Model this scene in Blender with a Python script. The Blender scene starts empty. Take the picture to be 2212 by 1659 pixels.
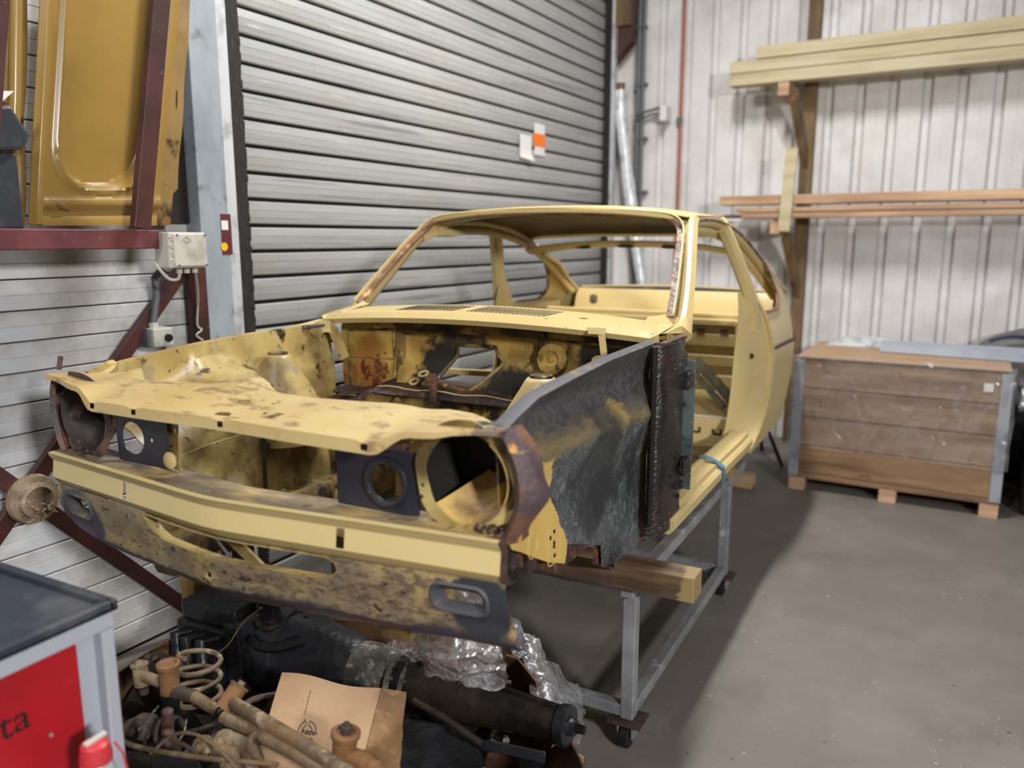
import bpy, bmesh, math, random
from mathutils import Vector, Matrix, geometry
random.seed(7)
PI = math.pi
scene = bpy.context.scene
col = scene.collection

# ------------------------------------------------------------------ camera
FPX = 1719.78                       # focal length in pixels of a 2212 x 1659 frame
YAW, PITCH = -0.48866953, 0.18010133
CAM = Vector((1.47075, -1.47001, 1.637))
_f = Vector((math.sin(YAW)*math.cos(PITCH), math.cos(YAW)*math.cos(PITCH), -math.sin(PITCH)))
_r = Vector((math.cos(YAW), -math.sin(YAW), 0))
_d = _f.cross(_r)
cam_data = bpy.data.cameras.new('camera')
cam = bpy.data.objects.new('camera', cam_data)
col.objects.link(cam)
cam.matrix_world = Matrix(((_r.x, -_d.x, -_f.x, CAM.x), (_r.y, -_d.y, -_f.y, CAM.y), (_r.z, -_d.z, -_f.z, CAM.z), (0, 0, 0, 1)))
cam_data.sensor_width = 36.0
cam_data.lens = 36.0*FPX/2212.0
cam_data.clip_start = 0.05
cam_data.dof.use_dof = True
cam_data.dof.focus_distance = 2.45
cam_data.dof.aperture_fstop = 1.55
scene.camera = cam

# ------------------------------------------------------------------ world, exposure
world = bpy.data.worlds.new('world')
scene.world = world
world.use_nodes = True
bg = world.node_tree.nodes['Background']
bg.inputs[0].default_value = (0.80, 0.86, 1.0, 1)
bg.inputs[1].default_value = 0.05
scene.view_settings.view_transform = 'Standard'
scene.view_settings.look = 'None'
scene.view_settings.exposure = -0.1
scene.view_settings.gamma = 1.0
scene.view_settings.use_curve_mapping = False

# ------------------------------------------------------------------ pixel -> place (a pixel gives a direction, a known plane the distance)
WY = 0.0394359
WN = Vector((math.cos(WY), -math.sin(WY), 0))     # out of the shutter wall, into the hall
WD = Vector((math.sin(WY), math.cos(WY), 0))      # along the shutter wall, towards the back wall
DL, DB = -1.30, 5.30                              # planes of the shutter wall and the back wall
CZ = 0.668                                        # height of the car's own zero on the trolley
def ray(x, y): return _r*((x-1106)/FPX) + _d*((y-829.5)/FPX) + _f
def onx(x, y, X): d = ray(x, y); return CAM + d*((X-CAM.x)/d.x)
def ony(x, y, Y): d = ray(x, y); return CAM + d*((Y-CAM.y)/d.y)
def onz(x, y, Z): d = ray(x, y); return CAM + d*((Z-CAM.z)/d.z)
def wl(a, n, z): return WD*a + WN*(DL+n) + Vector((0, 0, z))     # shutter wall frame: along, out, up
def wb(a, n, z): return WN*a + WD*(DB-n) + Vector((0, 0, z))     # back wall frame
def pl(x, y, n):
    d = ray(x, y); p = CAM + d*((DL+n-WN.dot(CAM))/WN.dot(d)); return (p.dot(WD), n, p.z)
def pb(x, y, n):
    d = ray(x, y); p = CAM + d*((DB-n-WD.dot(CAM))/WD.dot(d)); return (p.dot(WN), n, p.z)
def V(x, y, z): return Vector((x, y, z+CZ))                     # car frame
def cx(px, py, X): return onx(px, py, X)
ident = lambda a, b, c: Vector((a, b, c))

# ------------------------------------------------------------------ mesh helpers
class MB:
    def __init__(s, T=None): s.v = []; s.f = []; s.T = T or ident
    def add(s, vs, fs):
        n = len(s.v); s.v += [Vector(q) for q in vs]; s.f += [tuple(i+n for i in f) for f in fs]; return s
    def hexa(s, p):   # 8 points: bottom loop 0-3, top loop 4-7
        return s.add(p, [(3,2,1,0),(4,5,6,7),(0,1,5,4),(1,2,6,5),(2,3,7,6),(3,0,4,7)])
    def box(s, a, b):
        x0,x1 = sorted((a[0],b[0])); y0,y1 = sorted((a[1],b[1])); z0,z1 = sorted((a[2],b[2])); T = s.T
        return s.hexa([T(x0,y0,z0),T(x1,y0,z0),T(x1,y1,z0),T(x0,y1,z0),T(x0,y0,z1),T(x1,y0,z1),T(x1,y1,z1),T(x0,y1,z1)])
    def bar(s, p, q, w, h, up=(0,0,1)):   # square bar from p to q
        p, q = Vector(p), Vector(q); d = (q-p).normalized(); up = Vector(up)
        u = d.cross(up)
        if u.length < 1e-4: u = d.cross(Vector((1,0,0)))
        u.normalize(); k = u.cross(d).normalized(); u = u*w/2; k = k*h/2
        return s.hexa([p-u-k,p+u-k,q+u-k,q-u-k,p-u+k,p+u+k,q+u+k,q-u+k])
    def tube(s, pts, r, n=10, cap=True, closed=False):
        pts = [Vector(p) for p in pts]; m = len(pts); rr = r if hasattr(r, '__len__') else [r]*m
        rings = []; prev = None
        for i in range(m):
            if closed: t = pts[(i+1) % m]-pts[i-1]
            else: t = pts[min(i+1,m-1)]-pts[max(i-1,0)]
            t.normalize()
            if prev is None:
                u = t.cross(Vector((0,0,1)))
                if u.length < 1e-3: u = t.cross(Vector((1,0,0)))
            else: u = prev - t*prev.dot(t)
            u.normalize(); prev = u; w = t.cross(u)
            rings.append([pts[i]+(u*math.cos(2*PI*k/n)+w*math.sin(2*PI*k/n))*rr[i] for k in range(n)])
        vs = [q for g in rings for q in g]; fs = []
        for i in range(m if closed else m-1):
            j = (i+1) % m
            for k in range(n): fs.append((i*n+k, i*n+(k+1)%n, j*n+(k+1)%n, j*n+k))
        if cap and not closed: fs += [tuple(range(n-1,-1,-1)), tuple((m-1)*n+k for k in range(n))]
        return s.add(vs, fs)
    def lathe(s, prof, o, ax, n=24, a0=0, a1=2*PI, sq=(1,1), ref=None, cap=False):   # prof: (t along axis, radius)
        o = Vector(o); ax = Vector(ax).normalized()
        u = Vector(ref) if ref else ax.cross(Vector((0,0,1)))
        if u.length < 1e-3: u = ax.cross(Vector((1,0,0)))
        u = (u-ax*u.dot(ax)).normalized(); w = ax.cross(u)
        full = abs(a1-a0-2*PI) < 1e-6; m = n if full else n+1
        vs = []
        for t, r in prof:
            for k in range(m):
                a = a0+(a1-a0)*k/n
                vs.append(o+ax*t+u*(r*sq[0]*math.cos(a))+w*(r*sq[1]*math.sin(a)))
        fs = []
        for i in range(len(prof)-1):
            for k in range(n):
                k2 = (k+1) % m if full else k+1
                fs.append((i*m+k, i*m+k2, (i+1)*m+k2, (i+1)*m+k))
        if cap and full: fs += [tuple(range(m-1,-1,-1)), tuple((len(prof)-1)*m+k for k in range(m))]
        return s.add(vs, fs)
    def grid(s, P):
        r, c = len(P), len(P[0]); vs = [q for row in P for q in row]
        return s.add(vs, [(i*c+j, i*c+j+1, (i+1)*c+j+1, (i+1)*c+j) for i in range(r-1) for j in range(c-1)])
    def prism(s, poly, h, T=None):     # poly in (a,b), extruded along third axis from h[0] to h[1]
        T = T or s.T; n = len(poly)
        return s.add([T(a,b,h[0]) for a,b in poly]+[T(a,b,h[1]) for a,b in poly],
            [tuple(range(n-1,-1,-1)), tuple(range(n,2*n))]+[(i,(i+1)%n,n+(i+1)%n,n+i) for i in range(n)])
    def solid(s, th):    # give the sheet gathered so far a thickness (inwards = against the normals)
        n = len(s.v); N = [Vector() for _ in range(n)]; ed = {}
        for f in s.f:
            nn = Vector()
            for i in range(len(f)):
                a, b = s.v[f[i]], s.v[f[(i+1)%len(f)]]; nn += a.cross(b)
            for i in f: N[i] += nn
            for i in range(len(f)):
                e = (f[i], f[(i+1)%len(f)]); k = (min(e),max(e)); ed.setdefault(k, []).append(e)
        base = list(s.f)
        s.v += [s.v[i]-(N[i].normalized() if N[i].length > 1e-12 else Vector((0,0,1)))*th for i in range(n)]
        s.f += [tuple(i+n for i in reversed(f)) for f in base]
        for k, l in ed.items():
            if len(l) == 1: a, b = l[0]; s.f.append((b, a, a+n, b+n))
        return s
    def build(s, name, mat, parent=None, smooth=None, bevel=0, off=None):
        o0 = Vector(off) if off is not None else (parent_loc(parent) if parent else Vector())
        me = bpy.data.meshes.new(name)
        me.from_pydata([q-o0 for q in s.v], [], s.f); me.update()
        bm = bmesh.new(); bm.from_mesh(me)
        bmesh.ops.remove_doubles(bm, verts=bm.verts, dist=1e-5)
        bmesh.ops.recalc_face_normals(bm, faces=bm.faces)
        bm.to_mesh(me); bm.free()
        if smooth:
            me.polygons.foreach_set('use_smooth', [True]*len(me.polygons)); me.set_sharp_from_angle(angle=math.radians(smooth))
        me.materials.append(mat)
        o = bpy.data.objects.new(name, me); col.objects.link(o)
        if parent: o.parent = parent
        elif off is not None: o.location = o0
        if bevel:
            b = o.modifiers.new('bevel', 'BEVEL'); b.width = bevel; b.segments = 2; b.limit_method = 'ANGLE'
        return o
def parent_loc(p):
    l = Vector()
    while p: l += p.location; p = p.parent
    return l
def tag(o, label, cat, group=None, kind=None):
    if label: o['label'] = label
    if cat: o['category'] = cat
    if group: o['group'] = group
    if kind: o['kind'] = kind
    return o
def thing(name, label, cat, loc=(0,0,0), group=None, kind=None):
    o = bpy.data.objects.new(name, None); col.objects.link(o); o.location = loc; o.empty_display_size = .1
    return tag(o, label, cat, group, kind)
def inside(p, poly):
    x, y = p; r = False; n = len(poly)
    for i in range(n):
        x1, y1 = poly[i]; x2, y2 = poly[(i+1)%n]
        if (y1 > y) != (y2 > y) and x < (x2-x1)*(y-y1)/(y2-y1)+x1: r = not r
    return r
def dens(poly, res):
    out = []
    for i in range(len(poly)):
        a, b = Vector(poly[i]), Vector(poly[(i+1)%len(poly)]); k = max(1, int((b-a).length/res+.5))
        out += [tuple(a+(b-a)*j/k) for j in range(k)]
    return out
def plate(outer, holes, fmap, th, res=.05, mb=None):
    """sheet metal: flat outline with holes, meshed and bent by fmap(u, v)"""
    mb = mb or MB(); loops = [dens(outer, res)]+[dens(h, res) for h in holes]
    vs = []; es = []
    for l in loops:
        n = len(vs); vs += [Vector(q) for q in l]; es += [(n+i, n+(i+1)%len(l)) for i in range(len(l))]
    bnd = list(vs)
    x0 = min(v.x for v in bnd); x1 = max(v.x for v in bnd); y0 = min(v.y for v in bnd); y1 = max(v.y for v in bnd)
    nx = int((x1-x0)/res)+1; ny = int((y1-y0)/res)+1
    for i in range(nx):
        for j in range(ny):
            p = (x0+(i+.5)*res+1e-4*j, y0+(j+.5)*res)
            if inside(p, loops[0]) and not any(inside(p, h) for h in loops[1:]):
                q = Vector(p)
                if all((q-b).length_squared > (.45*res)**2 for b in bnd): vs.append(q)
    r = geometry.delaunay_2d_cdt(vs, es, [], 0, 1e-6)
    fs = []
    for f in r[2]:
        c = sum((r[0][i] for i in f), Vector((0,0)))/len(f)
        if inside(c, loops[0]) and not any(inside(c, h) for h in loops[1:]): fs.append(tuple(f))
    sub = MB().add([fmap(v.x, v.y) for v in r[0]], fs)
    used = sorted({i for f in fs for i in f}); mp = {i:k for k, i in enumerate(used)}
    sub.v = [sub.v[i] for i in used]; sub.f = [tuple(mp[i] for i in f) for f in sub.f]
    if th: sub.solid(th)
    return mb.add(sub.v, sub.f)
def rrect(cx_, cy_, w, h, r, n=4):
    p = []
    for sx, sy, a in ((1,1,0),(-1,1,PI/2),(-1,-1,PI),(1,-1,1.5*PI)):
        for k in range(n+1):
            t = a+PI/2*k/n; p.append((cx_+sx*(w/2-r)+r*math.cos(t), cy_+sy*(h/2-r)+r*math.sin(t)))
    return p
def circ(cx_, cy_, r, n=24, ry=None): return [(cx_+r*math.cos(2*PI*k/n), cy_+(ry or r)*math.sin(2*PI*k/n)) for k in range(n)]
def cr(P, n=6, closed=False):        # Catmull-Rom through points
    P = [Vector(p) for p in P]; out = []; m = len(P)
    for i in range(m if closed else m-1):
        g = (lambda k: P[k % m]) if closed else (lambda k: P[min(max(k,0),m-1)])
        a, b, c, d = g(i-1), g(i), g(i+1), g(i+2)
        for j in range(n):
            t = j/n; out.append(.5*((2*b)+(c-a)*t+(2*a-5*b+4*c-d)*t*t+(3*b-a-3*c+d)*t**3))
    if not closed: out.append(P[-1])
    return out
def lerp(a, b, t): return a+(b-a)*t
def sm(e0, e1, x): t = min(1, max(0, (x-e0)/(e1-e0))); return t*t*(3-2*t)
def interp(tab, x):
    if x <= tab[0][0]: return tab[0][1]
    for (x0, y0), (x1, y1) in zip(tab, tab[1:]):
        if x <= x1: return y0+(y1-y0)*(x-x0)/(x1-x0)
    return tab[-1][1]

# ------------------------------------------------------------------ materials
def lin(h):
    c = [int(h[i:i+2], 16)/255 for i in (0,2,4)]
    return tuple((v/12.92 if v <= .04045 else ((v+.055)/1.055)**2.4) for v in c)+(1,)
def mat(name, colr, rough=.5, metal=0, layers=(), bump=0, bscale=60, spec=.5, rnd=False, bstretch=(1,1,1), coat=0):
    m = bpy.data.materials.new(name); m.use_nodes = True; nt = m.node_tree; N = nt.nodes; L = nt.links
    bs = N['Principled BSDF']; bs.inputs['Roughness'].default_value = rough; bs.inputs['Metallic'].default_value = metal
    bs.inputs['Specular IOR Level'].default_value = spec
    if coat: bs.inputs['Coat Weight'].default_value = coat; bs.inputs['Coat Roughness'].default_value = .15
    tc = N.new('ShaderNodeTexCoord'); vec = tc.outputs['Object']
    if rnd:
        oi = N.new('ShaderNodeObjectInfo'); mu = N.new('ShaderNodeVectorMath'); mu.operation = 'SCALE'
        cb = N.new('ShaderNodeCombineXYZ')
        for i in range(3): L.new(oi.outputs['Random'], cb.inputs[i])
        L.new(cb.outputs[0], mu.inputs[0]); mu.inputs['Scale'].default_value = 37
        ad = N.new('ShaderNodeVectorMath'); L.new(vec, ad.inputs[0]); L.new(mu.outputs[0], ad.inputs[1]); vec = ad.outputs[0]
    cur = None; cr_ = None
    for i, l in enumerate(layers):
        mp = N.new('ShaderNodeMapping'); L.new(vec, mp.inputs[0]); mp.inputs['Scale'].default_value = l.get('st', (1,1,1)); mp.inputs['Location'].default_value = (3.1*i+l.get('seed',0), 1.7*i, 2.3*i)
        nz = N.new('ShaderNodeTexNoise'); L.new(mp.outputs[0], nz.inputs['Vector']); nz.inputs['Scale'].default_value = l.get('s', 5)
        nz.inputs['Detail'].default_value = l.get('d', 6); nz.inputs['Roughness'].default_value = l.get('r', .6); nz.inputs['Distortion'].default_value = l.get('dist', 0)
        val = nz.outputs['Fac']
        if 'g' in l:
            dt = N.new('ShaderNodeVectorMath'); dt.operation = 'DOT_PRODUCT'; L.new(tc.outputs['Object'], dt.inputs[0]); dt.inputs[1].default_value = l['g']
            a = N.new('ShaderNodeMath'); a.operation = 'ADD'; L.new(dt.outputs['Value'], a.inputs[0]); a.inputs[1].default_value = l.get('g0', 0)
            cl = N.new('ShaderNodeClamp'); L.new(a.outputs[0], cl.inputs[0]); cl.inputs[1].default_value = l.get('c0', -.6); cl.inputs[2].default_value = l.get('c1', .6)
            b = N.new('ShaderNodeMath'); b.operation = 'ADD'; L.new(cl.outputs[0], b.inputs[0]); L.new(val, b.inputs[1]); val = b.outputs[0]
        if 'pt' in l:      # around a spot: (x, y, z, falloff per metre, base)
            ds = N.new('ShaderNodeVectorMath'); ds.operation = 'DISTANCE'; L.new(tc.outputs['Object'], ds.inputs[0]); ds.inputs[1].default_value = l['pt'][:3]
            a = N.new('ShaderNodeMath'); a.operation = 'MULTIPLY_ADD'; L.new(ds.outputs['Value'], a.inputs[0]); a.inputs[1].default_value = -l['pt'][3]; a.inputs[2].default_value = l['pt'][4]
            cl = N.new('ShaderNodeClamp'); L.new(a.outputs[0], cl.inputs[0]); cl.inputs[1].default_value = -.8; cl.inputs[2].default_value = .5
            b = N.new('ShaderNodeMath'); b.operation = 'ADD'; L.new(cl.outputs[0], b.inputs[0]); L.new(val, b.inputs[1]); val = b.outputs[0]
        if 'band' in l:    # along a line: (axis, centre, falloff per metre, base)
            ax_, c_, k_, b_ = l['band']; dt = N.new('ShaderNodeVectorMath'); dt.operation = 'DOT_PRODUCT'; L.new(tc.outputs['Object'], dt.inputs[0]); dt.inputs[1].default_value = ax_
            a = N.new('ShaderNodeMath'); a.operation = 'SUBTRACT'; L.new(dt.outputs['Value'], a.inputs[0]); a.inputs[1].default_value = c_
            ab = N.new('ShaderNodeMath'); ab.operation = 'ABSOLUTE'; L.new(a.outputs[0], ab.inputs[0])
            e = N.new('ShaderNodeMath'); e.operation = 'MULTIPLY_ADD'; L.new(ab.outputs[0], e.inputs[0]); e.inputs[1].default_value = -k_; e.inputs[2].default_value = b_
            b = N.new('ShaderNodeMath'); b.operation = 'ADD'; L.new(e.outputs[0], b.inputs[0]); L.new(val, b.inputs[1]); val = b.outputs[0]
        mr = N.new('ShaderNodeMapRange'); mr.interpolation_type = 'SMOOTHSTEP'; L.new(val, mr.inputs[0])
        th = l.get('th', .55); so = l.get('so', .04); mr.inputs[1].default_value = th-so; mr.inputs[2].default_value = th+so
        mr.inputs[4].default_value = l.get('a', 1)
        mx = N.new('ShaderNodeMix'); mx.data_type = 'RGBA'; L.new(mr.outputs[0], mx.inputs[0])
        if cur is None: mx.inputs[6].default_value = lin(colr)
        else: L.new(cur, mx.inputs[6])
        mx.inputs[7].default_value = lin(l['c']); cur = mx.outputs[2]
        if 'ro' in l:
            mf = N.new('ShaderNodeMix'); mf.data_type = 'FLOAT'; L.new(mr.outputs[0], mf.inputs[0])
            if cr_ is None: mf.inputs[2].default_value = rough
            else: L.new(cr_, mf.inputs[2])
            mf.inputs[3].default_value = l['ro']; cr_ = mf.outputs[0]
    if cur is None: bs.inputs['Base Color'].default_value = lin(colr)
    else: L.new(cur, bs.inputs['Base Color'])
    if cr_ is not None: L.new(cr_, bs.inputs['Roughness'])
    if bump:
        mp = N.new('ShaderNodeMapping'); L.new(vec, mp.inputs[0]); mp.inputs['Scale'].default_value = bstretch
        nz = N.new('ShaderNodeTexNoise'); L.new(mp.outputs[0], nz.inputs['Vector']); nz.inputs['Scale'].default_value = bscale; nz.inputs['Detail'].default_value = 4
        bp = N.new('ShaderNodeBump'); bp.inputs['Strength'].default_value = bump; bp.inputs['Distance'].default_value = .01
        L.new(nz.outputs['Fac'], bp.inputs['Height']); L.new(bp.outputs[0], bs.inputs['Normal'])
    return m
def clear_film(name, tint, alpha, bscale=18, bump=1.0):
    m = bpy.data.materials.new(name); m.use_nodes = True; nt = m.node_tree; N = nt.nodes; L = nt.links
    bs = N['Principled BSDF']; out = N['Material Output']
    bs.inputs['Base Color'].default_value = lin(tint); bs.inputs['Roughness'].default_value = .12; bs.inputs['Specular IOR Level'].default_value = 1.0
    tc = N.new('ShaderNodeTexCoord'); nz = N.new('ShaderNodeTexNoise'); nz.inputs['Scale'].default_value = bscale; nz.inputs['Detail'].default_value = 5; nz.inputs['Distortion'].default_value = 1.2
    L.new(tc.outputs['Object'], nz.inputs['Vector'])
    bp = N.new('ShaderNodeBump'); bp.inputs['Strength'].default_value = bump; bp.inputs['Distance'].default_value = .02
    L.new(nz.outputs['Fac'], bp.inputs['Height']); L.new(bp.outputs[0], bs.inputs['Normal'])
    tr = N.new('ShaderNodeBsdfTransparent'); mx = N.new('ShaderNodeMixShader')
    mr = N.new('ShaderNodeMapRange'); L.new(nz.outputs['Fac'], mr.inputs[0]); mr.inputs[1].default_value = .3; mr.inputs[2].default_value = .75
    mr.inputs[3].default_value = alpha*.5; mr.inputs[4].default_value = min(1, alpha*1.7)
    gl = N.new('ShaderNodeBsdfGlossy'); gl.inputs['Color'].default_value = (1, 1, 1, 1); gl.inputs['Roughness'].default_value = .14; L.new(bp.outputs[0], gl.inputs['Normal'])
    m2 = N.new('ShaderNodeMixShader'); m2.inputs[0].default_value = .55; L.new(bs.outputs[0], m2.inputs[1]); L.new(gl.outputs[0], m2.inputs[2])
    L.new(mr.outputs[0], mx.inputs[0]); L.new(tr.outputs[0], mx.inputs[1]); L.new(m2.outputs[0], mx.inputs[2]); L.new(mx.outputs[0], out.inputs[0])
    return m

YEL = 'C9B47E'
rustl = dict(c='4A2E20', s=14, th=.66, so=.05, ro=.8)
grime = dict(c='5A4A2E', s=4, th=.60, so=.16, a=.7, d=8)
M = {}
M['paint'] = mat('yellow_paint', YEL, .38, 0, [dict(c='BBA368', s=2.5, th=.55, so=.2, a=.6), dict(c='6B4A2A', s=55, th=.72, so=.03, d=2, a=.8)], spec=.5)
M['paint_bumper'] = mat('yellow_paint_bumper', 'CDB982', .40, 0, [
    dict(c='6A3A22', s=40, th=.74, so=.03, a=.8), dict(c='5A2F1C', s=22, th=.62, so=.06, g=(14,0,0), g0=-14*.735, c0=-.8, c1=.25, ro=.85)], spec=.5)
M['shelf_dirt'] = mat('grimy_shelf_paint', 'C2A670', .45, 0, [dict(c='6E6456', s=6, th=.47, so=.10, d=9, st=(.6,1,1), a=.9), dict(c='3A3633', s=3.5, th=.53, so=.10, d=9, st=(.6,1,1), a=.9), dict(c='5A2F1C', s=22, th=.62, so=.06, g=(10,0,0), g0=-10*.70, c0=-.8, c1=.25, ro=.85)])
M['roof_shade'] = mat('painted_roof_shade', '6E6040', .6, 0, [dict(c='574A32', s=3, th=.52, so=.16), dict(c='7C5A3A', s=6, th=.64, so=.06)])  # olive-brown: the shade under the roof is put into this colour
M['paint_valance'] = mat('yellow_paint_valance', 'AC9464', .5, 0, [
    dict(c='6E6454', s=5, th=.47, so=.14, a=.85), dict(c='5A4A40', s=34, th=.56, so=.06, d=8, st=(1,1,2.0), g=(.10,0,0), c0=-.1, c1=.08, ro=.6, a=.8), dict(c='382C2C', s=26, th=.63, so=.03, d=5, st=(1,1,2.0), ro=.6), dict(c='39343C', s=9, th=.56, so=.10, g=(0,0,-14), g0=14*.138, c0=-.5, c1=.34), dict(c='8E806C', s=50, th=.62, so=.06, g=(0,0,-60), g0=60*.104, c0=-.8, c1=.08),
    dict(c='34373E', s=6, th=.60, so=.07, pt=(.67,-.13,.205,8.5,.80), ro=.40), dict(c='3E3C46', s=6, th=.60, so=.08, pt=(-.66,-.12,.185,6.0,.75), ro=.5)], bump=.15, bscale=40)
M['paint_slam'] = mat('yellow_paint_slam', 'C2AD78', .45, 0, [
    dict(c='A98C56', s=3, th=.5, so=.2, a=.7), dict(c='6B543C', s=30, th=.635, so=.06, d=10, r=.7, st=(.4,1,1), dist=1.2, a=.7, g=(0,1.0,0), g0=.12, c0=-.12, c1=.05), dict(c='7C6444', s=18, th=.60, so=.05, d=8, st=(.5,1,1), a=.7), dict(c='4A3424', s=30, th=.68, so=.04),
    dict(c='70604F', s=7, th=.60, so=.05, g=(9,0,0), g0=-9*.66, c0=-.6, c1=.4, ro=.8), dict(c='56342A', s=9, th=.60, so=.06, g=(10,0,0), g0=-10*.72, c0=-.6, c1=.3, ro=.85)])
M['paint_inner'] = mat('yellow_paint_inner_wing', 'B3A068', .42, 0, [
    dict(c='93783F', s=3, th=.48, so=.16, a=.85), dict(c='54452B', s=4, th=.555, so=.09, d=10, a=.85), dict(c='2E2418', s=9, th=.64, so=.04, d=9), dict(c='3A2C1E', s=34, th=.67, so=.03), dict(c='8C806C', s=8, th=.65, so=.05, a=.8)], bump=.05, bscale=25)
M['paint_bay'] = mat('yellow_paint_bulkhead', 'B9994E', .45, 0, [
    dict(c='7C6034', s=5, th=.50, so=.12, a=.85), dict(c='1F1A16', s=4.5, th=.545, so=.05, d=12, r=.7, ro=.7), dict(c='1A1613', s=6, th=.60, so=.08, d=10, pt=(.1,1.05,.36,2.6,.42), ro=.7), dict(c='1A1613', s=6, th=.62, so=.08, d=10, pt=(.50,1.1,.60,3.0,.5)), dict(c='8A5A22', s=7, th=.60, so=.14, d=9, pt=(-.58,1.12,.46,3.0,.42), a=.8),
    dict(c='2B2420', s=5, th=.60, so=.10, pt=(-.1,1.1,.52,2.0,.36), a=.85), dict(c='5A2416', s=24, th=.60, so=.03, pt=(-.53,1.12,.44,3.0,.24)), dict(c='EBCB6E', s=9, th=.66, so=.04, d=9)], bump=.1, bscale=30)
M['grime_yellow'] = mat('grimy_yellow', '9C8044', .55, 0, [dict(c='4A3F2A', s=5, th=.48, so=.14, d=9), dict(c='1E1A16', s=7, th=.57, so=.06, d=10), dict(c='C0A25A', s=12, th=.62, so=.05, d=8)], bump=.15, bscale=40)
M['primer'] = mat('stripped_wing', '464B4E', .42, 0, [
    dict(c='6C726E', s=26, th=.55, so=.06, d=10, dist=2.2), dict(c='262A30', s=5, th=.53, so=.08, d=9), dict(c='7E8484', s=60, th=.64, so=.03, d=8, dist=3, ro=.25),
    dict(c='C9A95E', s=8, th=.60, so=.018, d=8, g=(0,-9.5,-5), g0=4.22, c0=-.55, c1=.35, ro=.4), dict(c='4E4A4A', s=9, th=.60, so=.06, d=10, g=(0,0,12), g0=-12*.452, c0=-.6, c1=.34, ro=.5), dict(c='3A3A3C', s=22, th=.56, so=.08, d=10, dist=2, g=(0,0,12), g0=-12*.50, c0=-.6, c1=.06),
    dict(c='7E6E42', s=12, th=.60, so=.22, d=12, st=(1,.5,1.8), dist=2.5, a=.85, band=((0,.05,1), .492, 7.5, .22)), dict(c='A08A50', s=9, th=.62, so=.10, d=12, st=(1,.5,1.8), dist=2.5, a=.8, pt=(.68,.66,.462,6,.42)), dict(c='23272C', s=5, th=.60, so=.12, d=10, pt=(.68,.55,.33,3.5,.62), a=.8),
    dict(c='523A32', s=9, th=.60, so=.06, g=(0,12,0), g0=-12*.93, c0=-.6, c1=.3, ro=.7)], bump=.12, bscale=80)
M['rust'] = mat('dark_rust', '4A342C', .62, 0, [dict(c='2C2224', s=8, th=.5, so=.12), dict(c='6E4430', s=14, th=.60, so=.06), dict(c='7C7076', s=7, th=.64, so=.08, a=.6)], bump=.4, bscale=70)
M['rust_purple'] = mat('purple_rust', '493C40', .6, 0, [dict(c='6E4A36', s=9, th=.54, so=.08), dict(c='332A2E', s=5, th=.55, so=.1), dict(c='C89A4E', s=8, th=.66, so=.03)], bump=.5, bscale=60)
M['post_rust'] = mat('post_rust', '221D1E', .33, 0, [dict(c='38251F', s=9, th=.55, so=.08), dict(c='100F14', s=5, th=.52, so=.1), dict(c='8C8A90', s=30, th=.70, so=.03, ro=.2)], bump=.5, bscale=90, spec=.7)
M['black_plate'] = mat('black_plate', '23242E', .42, 0, [dict(c='33333C', s=5, th=.55, so=.15), dict(c='6A5A4A', s=30, th=.72, so=.03)], bump=.05)
M['bucket'] = mat('headlight_bucket', 'C9A864', .5, 0, [dict(c='5E4B38', s=5, th=.50, so=.12, d=9), dict(c='A88C74', s=7, th=.6, so=.06), dict(c='3A2A22', s=30, th=.68, so=.04)], bump=.1)
M['bucket_dark'] = mat('headlight_bucket_dark', '4A3E34', .6, 0, [dict(c='241D1A', s=5, th=.5, so=.1), dict(c='6A5844', s=12, th=.62, so=.06)], bump=.2)
M['dark'] = mat('dark_cavity', '16130F', .7, 0, [dict(c='2C241C', s=12, th=.6, so=.1)])
M['screen_rust'] = mat('screen_rebate', '7A5848', .45, 0, [dict(c='A08E82', s=20, th=.60, so=.1, st=(1,1,.4)), dict(c='4A2E24', s=14, th=.54, so=.06), dict(c='D8B878', s=9, th=.64, so=.05)], bump=.3)
M['sealer'] = mat('grey_sealer', '45454A', .6, 0, [dict(c='7C6C4A', s=12, th=.6, so=.1)])
M['strip_green'] = mat('grey_green_strip', '5C6A66', .4, 0, [dict(c='3A4444', s=9, th=.55, so=.1), dict(c='9AA49E', s=30, th=.68, so=.03)])
M['blue_strap'] = mat('blue_strap', '4C7A98', .5)
M['brace'] = mat('olive_brace', '6A6550', .45, 0, [dict(c='4A4638', s=8, th=.55, so=.1)])
M['shutter'] = mat('shutter_steel', 'A9ABAC', .36, .35, [
    dict(c='B8B9B8', s=2.2, th=.5, so=.2, st=(1,.5,4)), dict(c='6E737C', s=1.6, th=.64, so=.07, st=(.6,.5,16), d=9, a=.7), dict(c='ABA59B', s=5, th=.60, so=.12, st=(1,.3,1), a=.5), dict(c='E2E5EE', s=9, th=.68, so=.05, st=(.6,.3,9)), dict(c='7C7A74', s=80, th=.68, so=.04, st=(1,1,.1), a=.4)], bump=.04, bscale=200, rnd=True, bstretch=(1,1,.1))
M['gap'] = mat('shutter_gap', '141312', .8)
M['clad'] = mat('white_cladding', 'D2D5DB', .5, 0, [dict(c='C0C0BF', s=2, th=.54, so=.2, st=(1,.5,1), d=6, a=.7), dict(c='8E8472', s=4, th=.62, so=.14, d=9, a=.6, g=(0,0,-.45), g0=.20, c0=-.3, c1=.12), dict(c='6A665E', s=40, th=.72, so=.03, a=.7)], bump=.05, bscale=90)
M['backwall'] = mat('back_cladding', 'D9D7D6', .55, 0, [dict(c='C6C1BF', s=1.6, th=.5, so=.2), dict(c='9A918A', s=2, th=.64, so=.14, st=(2,2,.5), a=.35), dict(c='E0DFE0', s=2.5, th=.58, so=.15)], bump=.03)
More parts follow.
